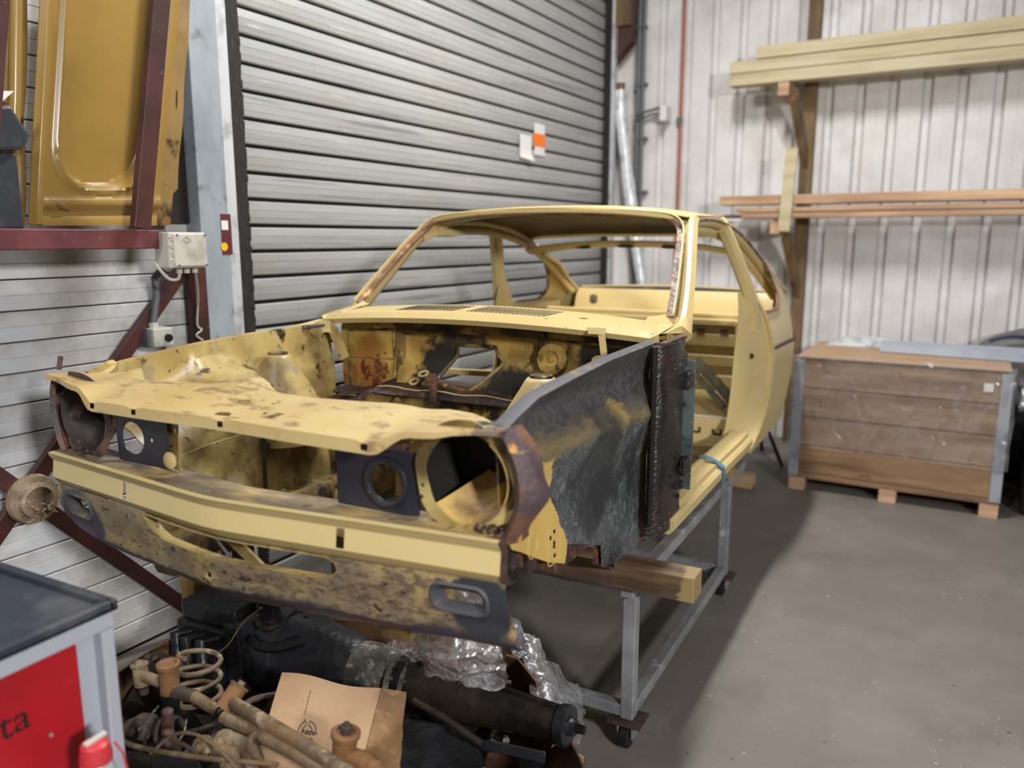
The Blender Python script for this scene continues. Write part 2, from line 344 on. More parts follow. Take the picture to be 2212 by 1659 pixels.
M['floor'] = mat('concrete', '726D67', .55, 0, [dict(c='6C6660', s=.9, th=.5, so=.25, d=8), dict(c='857F77', s=2.4, th=.56, so=.2, d=9, a=.6), dict(c='59534C', s=3.0, th=.66, so=.14, d=9, a=.5), dict(c='4A443C', s=26, th=.72, so=.02, d=3), dict(c='BDB7AC', s=40, th=.73, so=.02, d=2)], bump=.12, bscale=40)
M['column'] = mat('grey_column', 'A3ABB2', .45, .1, [dict(c='7F878E', s=3, th=.52, so=.2, st=(1,1,.4)), dict(c='6A6A68', s=9, th=.64, so=.08)])
M['alu'] = mat('pale_rail', 'C9CCD0', .4, .2, [dict(c='A0A2A4', s=8, th=.58, so=.1)])
M['brush'] = mat('brush_strip', '1C1A19', .85, 0, [dict(c='4A443E', s=50, th=.62, so=.04, st=(1,6,.25))], bump=.8, bscale=90, bstretch=(1,1,.3))
M['redsteel'] = mat('maroon_steel', '6E3A3C', .5, 0, [dict(c='552C2E', s=5, th=.52, so=.14), dict(c='8E5C58', s=14, th=.66, so=.05), dict(c='A8988E', s=60, th=.73, so=.02)], bump=.05)
M['redsteel_dark'] = mat('brown_steel', '4E2A26', .5, 0, [dict(c='38201E', s=5, th=.52, so=.14), dict(c='7A5A4C', s=40, th=.70, so=.03)], bump=.05)
M['doorpaint'] = mat('yellow_door_paint', '97793C', .32, 0, [dict(c='7E6432', s=2, th=.55, so=.2, a=.6), dict(c='4A3018', s=60, th=.73, so=.02)], coat=.3)
M['doorpaint_dirty'] = mat('yellow_door_dirty', '8E7444', .45, 0, [dict(c='7A5C34', s=4, th=.5, so=.12, d=9), dict(c='2E2018', s=7, th=.60, so=.06), dict(c='8C4A2C', s=9, th=.66, so=.04)])
M['plastic_grey'] = mat('pale_plastic', 'BDBAB0', .45, 0, [dict(c='A09C90', s=9, th=.6, so=.1)])
M['plastic_dark'] = mat('dark_plastic', '33363C', .4, 0, [dict(c='4A4E56', s=5, th=.55, so=.1)])
M['conduit'] = mat('grey_conduit', '5C5E62', .5)
M['black'] = mat('black_rubber', '121214', .5, 0, [dict(c='24241F', s=12, th=.6, so=.1)])
M['white'] = mat('white_paper', 'D8D6D4', .6)
M['orange'] = mat('orange_paper', 'E8761C', .6)
M['maroon'] = mat('maroon_sticker', '5A2630', .5)
M['yellow_dot'] = mat('yellow_dot', 'E2B320', .5)
M['lumber'] = mat('green_lumber', 'BDB08E', .6, 0, [dict(c='A69872', s=3, th=.52, so=.16, st=(.35,3,6), d=8), dict(c='BFB698', s=2, th=.58, so=.15, st=(.4,2,4)), dict(c='7A6840', s=6, th=.74, so=.03)], bump=.06, bscale=40, rnd=True, bstretch=(.2,3,5))
M['larch'] = mat('larch_boards', 'B8977A', .6, 0, [dict(c='9C785A', s=3, th=.52, so=.16, st=(.35,3,6), d=8), dict(c='D6B48E', s=2, th=.58, so=.15, st=(.4,2,4)), dict(c='6E4A2C', s=7, th=.70, so=.03, st=(.3,1,2))], bump=.06, bscale=40, rnd=True, bstretch=(.2,3,5))
M['postwood'] = mat('brown_post', '7A6240', .65, 0, [dict(c='55432C', s=4, th=.52, so=.14, st=(3,3,.4), d=8)], bump=.08)
M['cratewood'] = mat('crate_planks', '84684C', .6, 0, [dict(c='644A34', s=2.5, th=.50, so=.14, st=(.5,3,4), d=9), dict(c='9A7A58', s=3, th=.58, so=.12, st=(.4,2,5)), dict(c='4E3826', s=3, th=.64, so=.06, st=(.6,2,3), d=9)], bump=.08, rnd=True)
M['cratelid'] = mat('crate_lid', 'B0957A', .6, 0, [dict(c='AC8A66', s=4, th=.52, so=.14)])
M['beamwood'] = mat('old_beam', '6E5638', .65, 0, [dict(c='46362A', s=4, th=.50, so=.14, st=(.5,4,4), d=9), dict(c='8C7650', s=6, th=.60, so=.08, st=(.5,4,4), g=(9,0,0), g0=-9*.39, c0=-.4, c1=.3)], bump=.1)
M['yellowwood'] = mat('yellow_timber', 'B58F3E', .55, 0, [dict(c='8C6A2C', s=4, th=.52, so=.14, st=(3,3,.4)), dict(c='C8A866', s=6, th=.64, so=.06)])
M['galv'] = mat('grey_steel_tube', '9A9C9E', .42, .3, [dict(c='7A7C80', s=5, th=.52, so=.16), dict(c='B8B8B8', s=14, th=.64, so=.06)])
M['sheetmetal'] = mat('pale_blue_profile', 'AEB6C2', .4, .1, [dict(c='98A2B0', s=3, th=.55, so=.14)])
M['strap'] = mat('grey_corner', '9AA0A6', .4, .2, [dict(c='6E7680', s=6, th=.55, so=.14)])
M['cover'] = mat('grey_cover', '6E6E6E', .6, 0, [dict(c='585858', s=2.5, th=.55, so=.15)])
M['navy'] = mat('navy_line', '2A2A4E', .5)
M['card'] = mat('cardboard', 'A28466', .75, 0, [dict(c='927355', s=3, th=.52, so=.14), dict(c='A88A68', s=40, th=.58, so=.08, st=(1,8,1), a=.5), dict(c='4A3626', s=70, th=.70, so=.03, a=.8)], bump=.05)
M['card_mid'] = mat('brown_cardboard', '7E5F3E', .75, 0, [dict(c='6A4E32', s=5, th=.52, so=.14), dict(c='8E6E4A', s=30, th=.6, so=.08)], bump=.05)
M['card_dark'] = mat('old_cardboard', '6E4E34', .8, 0, [dict(c='46301F', s=5, th=.52, so=.12), dict(c='2A1E16', s=40, th=.6, so=.05, st=(1,8,8))], bump=.2)
M['oily'] = mat('oily_black_iron', '1B1C20', .38, .2, [dict(c='2C2E34', s=6, th=.52, so=.12), dict(c='0E0E10', s=4, th=.55, so=.1), dict(c='6A6A68', s=60, th=.73, so=.02, ro=.6)], bump=.35, bscale=45, spec=.6)
M['oily_brown'] = mat('oily_brown_iron', '2A241E', .42, .2, [dict(c='3E352C', s=6, th=.52, so=.12), dict(c='141210', s=5, th=.55, so=.1), dict(c='7C7468', s=60, th=.72, so=.03)], bump=.35, bscale=50)
M['dusty_alu'] = mat('dusty_casting', '6A675F', .6, .1, [dict(c='3A3833', s=8, th=.5, so=.1), dict(c='8C897F', s=30, th=.6, so=.06)], bump=.5, bscale=60)
M['armrust'] = mat('rusty_arm', '76654F', .72, 0, [dict(c='55452F', s=8, th=.50, so=.12), dict(c='7C5A38', s=6, th=.62, so=.1, a=.7), dict(c='94826A', s=14, th=.60, so=.06)], bump=.35, bscale=80, rnd=True)
M['armrust_dark'] = mat('rusty_arm_dark', '43382E', .7, 0, [dict(c='2A231D', s=8, th=.50, so=.12), dict(c='6A4A30', s=6, th=.62, so=.08)], bump=.35, bscale=80, rnd=True)
M['orangerust'] = mat('orange_rust', '85603C', .75, 0, [dict(c='6E4826', s=8, th=.50, so=.12), dict(c='5C4A38', s=6, th=.60, so=.08)], bump=.3, bscale=80)
M['cart_grey'] = mat('cart_grey_paint', 'A9ADB8', .42)
M['cart_red'] = mat('cart_red_paint', 'B01722', .4, 0, [dict(c='9A0F18', s=3, th=.55, so=.2)])
M['cart_top'] = mat('cart_black_tray', '2A303C', .5, 0, [dict(c='4A4C50', s=7, th=.60, so=.12, d=8), dict(c='8A8478', s=9, th=.70, so=.08, d=9, a=.6)], bump=.08, bscale=120)
M['cap_red'] = mat('can_red_cap', 'C0353C', .4)
M['can_white'] = mat('can_body', 'C4C4C8', .3, .3)
M['can_blue'] = mat('can_blue_band', '2B2F9A', .35)
M['ink'] = mat('black_ink', '16120F', .6)
M['foil'] = mat('white_foil_wrap', 'DCDFE2', .25, .2, [dict(c='B4BAC0', s=14, th=.55, so=.1)], bump=.6, bscale=25)
M['pipe_red'] = mat('red_pipe', 'A4573F', .5)
M['concrete_ring'] = mat('dusty_ring', '8C7A64', .75, 0, [dict(c='6A553F', s=9, th=.55, so=.1), dict(c='B0A084', s=20, th=.62, so=.06)], bump=.4)
M['film'] = clear_film('clear_plastic_film', 'E4E6EA', .40, 22, 1.0)
M['film_crate'] = clear_film('stretch_film', 'D8D4D6', .20, 7, .8)
M['lamp'] = mat('lamp_housing', 'DDDDDD', .5)

# ------------------------------------------------------------------ strip lamps hung above the hall
def lamp(x, y, z, length, power, label, along='y', w=.16):
    t = thing('strip_light', label, 'lamp', (x, y, z), 'strip lamps under the roof')
    h = length/2
    b = MB()
    if along == 'y': b.box((x-.09, y-h, z+.03), (x+.09, y+h, z+.10))
    else: b.box((x-h, y-.09, z+.03), (x+h, y+.09, z+.10))
    b.build('housing', M['lamp'], t, bevel=.01)
    s = MB()
    for k in (-1, 1):
        q = Vector((x, y+k*h*.7, z+.1)) if along == 'y' else Vector((x+k*h*.7, y, z+.1))
        s.tube([q, q+Vector((0,0,.25))], .004, 6)
    s.build('hanger', M['conduit'], t)
    ld = bpy.data.lights.new('strip_light', 'AREA'); ld.shape = 'RECTANGLE'; ld.size = w if along == 'y' else length; ld.size_y = length if along == 'y' else w
    ld.energy = power; ld.color = (1.0, .98, .955); ld.spread = PI
    lo = bpy.data.objects.new('tube', ld); col.objects.link(lo); lo.location = (0, 0, .02); lo.parent = t
LAMPS = [(.38, 2.10, 4.3, 1.2, 185, 'white strip lamp hung above the car shell'), (2.9, -1.6, 4.3, 1.5, 20, 'white strip lamp hung above the open concrete floor'),
         (.22, -2.6, 4.3, 1.5, 118, 'white strip lamp hung in front of the car shell')]
for a in LAMPS: lamp(*a)
# unseen fill light, added on a tripod well right of the car's nose
WP = Vector((4.7, -2.5, 2.75)); WA = Vector((.2, 2.0, 1.1))
wk = thing('fill_light', 'added unseen white fill light head on a tall tripod stand', 'fill light', (WP.x, WP.y, 0))
for k in range(3):
    a = 2*PI*k/3; MB().tube([WP+Vector((0, 0, -1.9)), Vector((WP.x+.6*math.cos(a), WP.y+.6*math.sin(a), .015))], .014, 8).build('leg', M['black'], wk, 40)
MB().tube([Vector((WP.x, WP.y, .75)), WP+Vector((0, 0, -.22))], .018, 10).build('mast', M['black'], wk, 40)
wdr = (WA-WP).normalized(); MB().bar(WP-wdr*.12, WP-wdr*.03, .55, .40).build('head', M['lamp'], wk, bevel=.01)
ld = bpy.data.lights.new('fill_light', 'AREA'); ld.shape = 'RECTANGLE'; ld.size = .50; ld.size_y = .36; ld.energy = 290; ld.color = (1.0, .985, .97)
lo = bpy.data.objects.new('lamp_face', ld); col.objects.link(lo); lo.parent = wk; lo.location = WP-Vector((WP.x, WP.y, 0)); lo.rotation_euler = wdr.to_track_quat('-Z', 'Y').to_euler()

# ================================================================== the setting
fl = MB(); fl.grid([[Vector((-3+i*1.0, -5+j*1.0, 0)) for i in range(10)] for j in range(13)]); fl.solid(-.0)
floor = MB().box((-3, -5, -.2), (7, 8, 0)).build('floor', M['floor'])
tag(floor, 'stained grey concrete floor of the workshop', 'floor', kind='structure')

# wall beside the rack: horizontal boards, one object each
wall_left = MB(wl).box((-3.5, -.12, 0), (1.06, -.035, 4.2)).build('wall_left', M['gap'])
tag(wall_left, 'white horizontal board cladding behind the maroon rack', 'wall', kind='structure')
def plank_profile(h):
    return [(-.03, .002), (-.006, .002), (0, .005), (0, h*.5-.002), (-.003, h*.5), (0, h*.5+.002), (0, h-.005), (-.004, h-.002), (-.03, h-.002)]
PH = .1065
pm = MB(wl); pf = plank_profile(PH)
pm.add([wl(-3.4, n, z) for n, z in pf]+[wl(1.03, n, z) for n, z in pf], [(i, i+1, len(pf)+i+1, len(pf)+i) for i in range(len(pf)-1)]+[tuple(range(len(pf)))])
p0 = pm.build('plank', M['clad'], wall_left); PLANKME = p0.data
z = .0
p0.location = (0, 0, .01)
for k in range(1, 32):
    o = bpy.data.objects.new('plank', PLANKME); col.objects.link(o); o.parent = wall_left; o.location = (0, 0, .01+k*PH)

# roller shutter
door = thing('door_1', 'large grey steel roller shutter with dark gaps between its slats', 'roller shutter', wl(3.05, 0, 0), kind='structure')
SH = .1152
prof = [(-.024, .016), (-.006, .016), (.0, .020), (.003, .040), (.0005, .0415), (.003, .043), (.004, .074), (.0015, .0755), (.004, .077), (.001, SH-.006), (-.005, SH-.001), (-.024, SH-.001)]
sm_ = MB(); A0, A1 = 1.09, 5.03
sm_.add([wl(A0, n-.012, q) for n, q in prof]+[wl(A1, n-.012, q) for n, q in prof], [(i, i+1, len(prof)+i+1, len(prof)+i) for i in range(len(prof)-1)])
s0 = sm_.build('slat', M['shutter'], door)
ZS = 1.92-17*SH
s0.location = (0, 0, ZS)
for k in range(1, 33):
    o = bpy.data.objects.new('slat', s0.data); col.objects.link(o); o.parent = door; o.location = (0, 0, ZS+k*SH)
MB(wl).box((A0, -.07, 0), (A1, -.040, 3.8)).build('backing', M['gap'], door)
lk = random.Random(3)
wall_head = MB(wl).box((1.06, -.12, 3.8), (5.4, .0, 4.4)).build('wall_head', M['clad']); tag(wall_head, 'pale wall strip above the roller shutter', 'wall', kind='structure')

CA0, CA1, CA2, CA3 = pl(435, 500, .09)[0], pl(496, 500, .09)[0], pl(516, 500, .07)[0], pl(537, 500, .03)[0]
t1 = thing('trim_1', 'tall grey steel column with a pale guide rail beside the roller shutter', 'column', wl(.95, .04, 0), kind='structure')
MB(wl).box((CA0, -.03, 0), (CA1, .09, 4.2)).build('column_face', M['column'], t1, bevel=.006)
MB(wl).box((CA1, -.03, 0), (CA2, .07, 4.2)).build('guide_rail', M['alu'], t1, bevel=.004)
b = MB(wl); rb = random.Random(5); zz = 0
while zz < 4.1:                                         # ragged bristles
    w_ = rb.uniform(.004, .012); b.hexa([wl(CA2, .01, zz), wl(CA2, .05, zz), wl(CA3+w_, .034, zz-.05), wl(CA3+w_, .028, zz-.05), wl(CA2, .01, zz+.03), wl(CA2, .05, zz+.03), wl(CA3+w_, .034, zz-.022), wl(CA3+w_, .028, zz-.022)]); zz += .028
b.build('brush_strip', M['brush'], t1)
st = MB(wl); a_, _, z_ = pl(476, 462, .0925); st.box((a_, .0905, pl(485, 550, .09)[2]), (a_+.052, .0925, z_)); stk = st.build('sticker', M['maroon'], t1); stk['label'] = 'maroon sticker with a white square and a yellow disc'
q = pl(483, 478, .093); MB(wl).box((q[0]-.012, .0925, q[2]-.035), (q[0]+.022, .0935, q[2]+.003)).build('white_square', M['white'], stk)
q = pl(485, 533, .093); MB().lathe([(0, 0), (0, .017), (.001, .017), (.001, 0)], wl(q[0], .0925, q[2]), WN, 20).build('yellow_disc', M['yellow_dot'], stk)
t2 = thing('trim_2', 'pale guide rail at the far end of the roller shutter', 'rail', wl(5.05, .03, 0), kind='structure')
MB(wl).box((4.96, -.01, 0), (5.02, .03, 4.2)).build('brush_strip', M['brush'], t2)
MB(wl).box((5.02, -.03, 0), (5.09, .05, 4.2)).build('guide_rail', M['alu'], t2, bevel=.004)
wall_corner = MB(wl).box((5.09, -.12, 0), (5.4, -.02, 4.4)).build('wall_corner', M['backwall']); tag(wall_corner, 'narrow strip of wall between the shutter and the ribbed wall', 'wall', kind='structure')

# notes taped to the shutter
q = pl(1122, 289, .0); nt_ = MB(); w0 = pl(1147, 289, 0)[0]-q[0]
P = [[wl(q[0]+w0*u, .004+.03*(u if v > .7 else 0)*(v-.7)*3, q[2]-.155*v*(1+.1*u)) for u in (0, .33, .66, 1)] for v in (0, .25, .5, .7, .85, 1)]
nt_.grid(P).solid(.001); tag(nt_.build('paper_note', M['white'], None, 40), 'small white paper note curling off the roller shutter', 'note')
on = thing('paper_label', 'orange paper label taped to the roller shutter', 'label', wl(*pl(1165, 300, .0)))
q0 = pl(1154, 287, 0); q1 = pl(1177, 320, 0)
MB(wl).box((q0[0], -.003, q1[2]), (q1[0], .006, q0[2])).build('orange_sheet', M['orange'], on)
MB(wl).box((q0[0]+.01, -.004, q1[2]-.06), (q1[0]-.01, .004, q0[2]+.07)).build('white_tape', M['white'], on)

# back wall: box-profile cladding
PP = .224; B0 = .43-.055; dep = .048
pts = []
a = B0-9*PP
while a < 4.6:
    pts += [(a, 0), (a+.014, -dep), (a+.060, -dep), (a+.074, 0), (a+.148, 0), (a+.150, .002), (a+.152, 0)]; a += PP
pts = [p for p in pts if p[0] > -1.36]
bwm = MB(); zs = [0, 1.1, 1.104, 2.3, 2.304, 3.4, 4.4]
bwm.grid([[wb(a, n, z) for a, n in pts] for z in zs]); bw = bwm.build('wall_back', M['backwall'])
tag(bw, 'pale ribbed sheet-metal wall behind the timber shelves', 'wall', kind='structure')

# ================================================================== things on the back wall
def brd(name, label, cat, a0, a1, n0, n1, z0, z1, m, group=None, bev=.006):
    o = MB(wb).box((a0, n0, z0), (a1, n1, z1)).build(name, m, None, None, bev, off=wb((a0+a1)/2, (n0+n1)/2, z0))
    return tag(o, label, cat, group)
brd('timber_beam', 'greenish squared timber beam resting directly on the upper bracket', 'beam', -.25, 2.9, .27, .40, 2.775, 2.860, M['lumber'])
brd('timber_beam', 'middle greenish timber beam of the upper stack', 'beam', -.25, 2.9, .27, .40, 2.864, 2.948, M['lumber'])
brd('timber_beam', 'shorter greenish timber beam on top of the upper stack', 'beam', -.055, 2.9, .27, .395, 2.956, 3.042, M['lumber'])
brk = thing('shelf_bracket', 'brown wooden post with bracket arms carrying the timber', 'bracket', wb(.27, .04, 0))
MB(wb).box((.235, .0, 0), (.33, .075, 4.2)).build('post', M['postwood'], brk, bevel=.004)
for z0, n1 in ((2.672, .43), (1.675, .43)):
    MB(wb).box((.12, .06, z0), (.20, n1, z0+.095)).build('arm', M['larch'], brk, bevel=.004)
    k = MB(); k.bar(wb(.16+.07, .38, z0-.01), wb(.28, .04, z0-.48), .05, .08); k.build('diagonal_brace', M['postwood'], brk, bevel=.003)
q0 = pb(1693, 500, .46); q1 = pb(1712, 320, .46)
MB().bar(wb(*q0), wb(*q1), .085, .03, WD).build('upright_slat', M['lumber'], brk, bevel=.003)
brd('larch_board', 'wide reddish board lying uppermost on the lower bracket', 'board', -.27, 2.9, .24, .44, 1.893, 1.962, M['larch'])
brd('larch_board', 'reddish board under the wide one on the lower bracket', 'board', -.15, 2.9, .22, .43, 1.838, 1.872, M['larch'])
brd('larch_board', 'thin reddish board lying lowest on the lower bracket', 'board', -.10, 2.9, .24, .44, 1.793, 1.830, M['larch'])
brd('larch_board', 'narrow dark reddish strip poking out past the other boards', 'board', -.62, .3, .16, .20, 1.80, 1.828, M['larch'])
brd('white_plank', 'long white plank under the reddish boards', 'board', -.52, .14, .24, .40, 1.772, 1.788, M['white'])
p = [pb(1340, 196, .16), pb(1342, 260, .16), pb(1350, 330, .15), pb(1357, 400, .14), pb(1383, 590, .13), pb(1402, 720, .12)]
p.append((p[-1][0]+.12, .10, .02))
fp = thing('wrapped_pipe', 'leaning pipe wrapped in crinkled white foil in the corner', 'pipe', wb(p[-1][0], .1, 0))
pp = cr([wb(*q) for q in p], 5)
rr = random.Random(2); MB().tube(pp, [.052*rr.uniform(.88, 1.12) for _ in pp], 12).build('foil_wrap', M['foil'], fp, 60)
q = pb(1340, 180, .16); MB().tube([wb(*q), wb(*pb(1340, 204, .16))], .04, 14).build('pipe_end', M['orangerust'], fp, 40)
q = pb(1362, 330, .12); rl = [wb(q[0]+.02, .13, q[2]-.5), wb(q[0]+.10, .12, q[2]-.55), wb(q[0]+.12, .12, q[2]-.75), wb(q[0]+.06, .12, q[2]-.85)]
MB().tube(cr(rl, 5), .03, 8).build('loose_foil', M['foil'], fp, 60)
cd = thing('conduit_run', 'pair of grey conduits with clips running up the corner of the ribbed wall', 'conduit', wb(-1.08, .02, 0))
for k, px in enumerate((1381, 1391)):
    q = pb(px, 200, .02); MB().tube([wb(q[0], .045, 0), wb(q[0], .045, 4.2)], .018, 8).build('conduit', M['conduit'], cd, 40)
for y in (60, 183, 300, 415):
    q = pb(1386, y, .03); MB(wb).box((q[0]-.05, .005, q[2]-.012), (q[0]+.05, .07, q[2]+.012)).build('clip', M['conduit'], cd)
rp = thing('red_pipe', 'thin red pipe with a coupling running up the ribbed wall', 'pipe', wb(-.72, .03, 0))
q = pb(1472, 200, .03); MB().tube([wb(q[0], .03, 0), wb(q[0], .03, 4.2)], .014, 10).build('tube', M['pipe_red'], rp, 40)
q = pb(1468, 262, .03); MB().tube([wb(q[0], .03, q[2]-.03), wb(q[0], .03, q[2]+.03)], .024, 10).build('coupling', M['conduit'], rp, 40)
sb = thing('sensor_box', 'small white sensor box on a thin arm by the wrapped pipe', 'sensor', wb(*pb(1432, 262, .12)))
q0 = pb(1426, 262, .12); q1 = pb(1441, 228, .12)
MB(wb).box((q0[0], .0, q0[2]), (q1[0], .14, q1[2])).build('housing', M['white'], sb, bevel=.006)
a0 = wb(*pb(1372, 247, .1)); MB().tube([a0, wb(*pb(1400, 240, .1)), wb(*pb(1427, 232, .1))], .011, 8).build('arm', M['conduit'], sb, 40)
MB().tube([wb(*pb(1368, 261, .08)), wb(*pb(1378, 258, .08)), wb(*pb(1410, 246, .08)), wb(*pb(1427, 247, .1))], .009, 8).build('cable', M['conduit'], sb, 40)
hn = thing('trim_3', 'maroon steel gusset in the top corner beside the shutter', 'steelwork', wb(-1.2, .2, 3.1), kind='structure')
g0 = [(-1.34, 4.4), (-1.34, 3.02), (-1.13, 3.24), (-1.09, 4.4)]
MB().prism(g0, (.10, .22), lambda a, z, n: wb(a, n, z)).build('gusset', M['redsteel_dark'], hn)
MB(wb).box((-1.30, .22, 3.36), (-1.12, .26, 4.3)).build('tan_board', M['postwood'], hn)

# ================================================================== pallet crate and what stands round it
A = .545; Bq = 1.745; NF = 1.37; NBk = .57
cr_ = thing('pallet_crate', 'film-wrapped wooden pallet crate with a plank lid', 'crate', wb((A+Bq)/2, .97, 0))
for a in (A, (A+Bq)/2-.05, Bq-.10):
    for n0 in (NF, .97+.05, NBk+.10): MB(wb).box((a, n0, 0), (a+.10, n0-.10, .085)).build('block', M['larch'], cr_, bevel=.003)
MB(wb).box((A, NF, .085), (Bq, NBk, .12)).build('deck', M['cratewood'], cr_)
for i in range(4):
    z0 = .122+i*.19
    MB(wb).box((A+.02, NF-.004*(i % 2), z0), (Bq-.02, NF-.025, z0+.183)).build('plank', M['cratewood'], cr_, bevel=.004)
    MB(wb).box((A+.02, NF, z0), (A+.045, NBk, z0+.183)).build('plank', M['cratewood'], cr_, bevel=.004)
    MB(wb).box((Bq-.045, NF, z0), (Bq-.02, NBk, z0+.183)).build('plank', M['cratewood'], cr_, bevel=.004)
    MB(wb).box((A+.02, NBk+.02, z0), (Bq-.02, NBk, z0+.183)).build('plank', M['cratewood'], cr_, bevel=.004)
for i, n0 in enumerate((NF+.01, NF-.26, NF-.53)):
    MB(wb).box((A+.015, n0, .885), (Bq-.01, n0-.262, .903)).build('lid_board', M['cratelid'], cr_, bevel=.004)
for a in (A-.005, Bq-.055):
    MB(wb).box((a, NF+.008, .10), (a+.06, NF-.06, .87)).build('corner_plate', M['strap'], cr_, bevel=.003)
rf = random.Random(11); fm = MB()
ring = [(A-.02, NF-.75), (A-.025, NF-.4), (A-.02, NF+.02), (A+.15, NF+.025), (A+.4, NF+.02), (A+.8, NF+.026), (Bq-.1, NF+.02), (Bq+.02, NF+.02), (Bq+.025, NF-.35), (Bq+.02, NF-.75)]
fm.grid([[wb(a+rf.uniform(-.008, .008), n+rf.uniform(-.002, .012), z_) for a, n in ring] for z_ in (.30, .45, .6, .75, .84, .91)])
fm.build('stretch_film', M['film_crate'], cr_, 80)
MB(wb).box((Bq-.14, NF+.001, .76), (Bq-.09, NF+.004, .81)).build('paper_tag', M['white'], cr_)
sp = thing('metal_profile', 'long pale blue metal profile lying across the crate', 'profile', wb(1.6, .9, .905))
c0 = pb(1925, 752, .95); zt = .93
pr_ = [(0, 0), (.20, 0), (.20, .05), (.185, .05), (.185, .015), (.015, .015), (.015, .05), (0, .05)]
MB().prism(pr_, (1.0, 2.75), lambda s, h, a: wb(a, .80+s+(a-1.0)*.10, .908+h)).build('channel', M['sheetmetal'], sp)
MB(wb).box((1.0, .82, .94), (2.75, .98, .965)).build('web', M['sheetmetal'], sp)
wbag = MB(); rr = random.Random(4)
wbag.grid([[wb(.62+.11*i+rr.uniform(-.02, .02), .585+.065*j, .905+.05*math.sin(PI*i/5)*math.sin(PI*j/3)+(rr.uniform(0, .03) if 0 < i < 5 and 0 < j < 3 else 0)) for i in range(6)] for j in range(4)])
wbag.solid(-.002); tag(wbag.build('plastic_bag', M['foil'], None, 60), 'crumpled white plastic lying on the far edge of the crate', 'bag')
cv = thing('covered_load', 'rounded load under a grey cover with a navy edge behind the crate', 'covered load', wb(2.2, .25, 0))
ee = lambda c, k: math.copysign(abs(c)**k, c)
g = []
for i in range(25):
    u = i/24*PI; row = []
    for j in range(15):
        v = j/14*PI
        row.append(wb(2.30-.86*ee(math.cos(u), .8), .27-.21*ee(math.cos(v), .5)*(abs(math.sin(u))**.3+.001), .30+.78*max(0, math.sin(u))**.42*max(0, math.sin(v))**.45))
    g.append(row)
MB().grid(g).build('cover', M['cover'], cv, 60)
MB(wb).box((1.52, .08, .0), (3.10, .46, .40)).build('base', M['black'], cv, bevel=.03)
ns = cr([wb(1.62, .485, .96), wb(1.75, .487, 1.0), wb(1.95, .488, .985), wb(2.4, .488, .97), wb(2.9, .487, .95)], 5); MB().tube(ns, .013, 6).build('navy_piping', M['navy'], cv, 60)
bn = thing('wrapped_bundle', 'black bundle in crumpled clear film beside the crate', 'bundle', wb(2.2, 1.0, 0))
MB(wb).box((1.86, .60, 0), (2.55, 1.25, .52)).build('base', M['black'], bn, bevel=.04)
rr = random.Random(21)
g = [[wb(1.80+.10*i+rr.uniform(-.02, .02), 1.30-.05*j+rr.uniform(-.02, .02), .50+.32*math.sin(PI*min(1, .18+j/9))*(.8+.2*math.sin(i*1.3))+rr.uniform(-.03, .03)) for i in range(9)] for j in range(10)]
MB().grid(g).solid(.01).build('bundle_top', M['plastic_dark'], bn, 50)
g = [[q+Vector((0, -.03, .03)) for q in r] for r in g]
MB().grid(g).build('film', M['film'], bn, 40)
# small things on the floor behind the shell
blk = thing('timber_offcut', 'short pale timber offcut under the rear of the car shell', 'timber', onz(1610, 1048, 0))
c = onz(1560, 1046, 0); MB().bar(c+Vector((-.15, .06, .045)), c+Vector((.20, .02, .045)), .10, .09).build('upper_piece', M['larch'], blk, bevel=.004)
stn = thing('metal_stand', 'black metal stand with splayed feet behind the car shell', 'stand', onz(1600, 1030, 0)+Vector((0, .5, 0)))
c = stn.location
for dx, dy in ((-.22, -.15), (.22, -.15), (0, .25)): MB().tube([c+Vector((0, 0, .42)), c+Vector((dx, dy, .012))], .014, 8).build('foot', M['black'], stn, 40)
MB().tube([c+Vector((0, 0, .40)), c+Vector((0, 0, .52))], .022, 10).build('stem', M['black'], stn, 40)
MB().lathe([(0, 0), (0, .10), (.015, .10), (.015, 0)], c+Vector((0, 0, .52)), (0, 0, 1), 20).build('pad', M['black'], stn, 40)

# ================================================================== maroon rack on the left with spare panels
rk = thing('steel_rack', 'maroon steel rack with crossed braces beside the shutter', 'rack', wl(.1, .2, 0))
MB(wl).box((-1.4, .12, pl(100, 540, .33)[2]), (pl(362, 510, .33)[0], .33, pl(100, 494, .33)[2])).build('shelf_beam', M['redsteel'], rk, bevel=.004)
ZB = pl(100, 494, .33)[2]
hub = pl(50, 1072, .08)
d1 = pl(392, 585, .08); d2 = pl(412, 1322, .08)
def ext(h, d, k): return tuple(h[i]-(d[i]-h[i])*k for i in range(3))
up = WN
MB().bar(wl(*ext(hub, d1, .9)), wl(*d1), .055, .03, up).build('brace', M['redsteel_dark'], rk, bevel=.003)
e = ext(hub, d2, 1.4); MB().bar(wl(e[0], .11, e[2]), wl(d2[0], .11, d2[2]), .055, .03, up).build('brace', M['redsteel_dark'], rk, bevel=.003)
hd = MB().lathe([(.0, 0), (.0, .082), (.012, .086), (.030, .080), (.034, .060), (.052, .058), (.056, .048), (.040, .044), (.040, 0)], wl(hub[0], .125, hub[2]), WN, 32).build('hub_disc', M['concrete_ring'], rk, 40)
rr = random.Random(9); nb = MB()
for k in range(34):
    a = rr.uniform(0, 2*PI); r_ = rr.uniform(.0, .04); c = wl(hub[0]+.02+r_*math.cos(a), .175+rr.uniform(-.006, .012), hub[2]-.03+r_*.6*math.sin(a))
    nb.tube([c, c+Vector((rr.uniform(-.02, .02), rr.uniform(-.02, .02), rr.uniform(-.02, .02)))], .003, 5)
nb.build('swarf', M['concrete_ring'], hd)['kind'] = 'stuff'
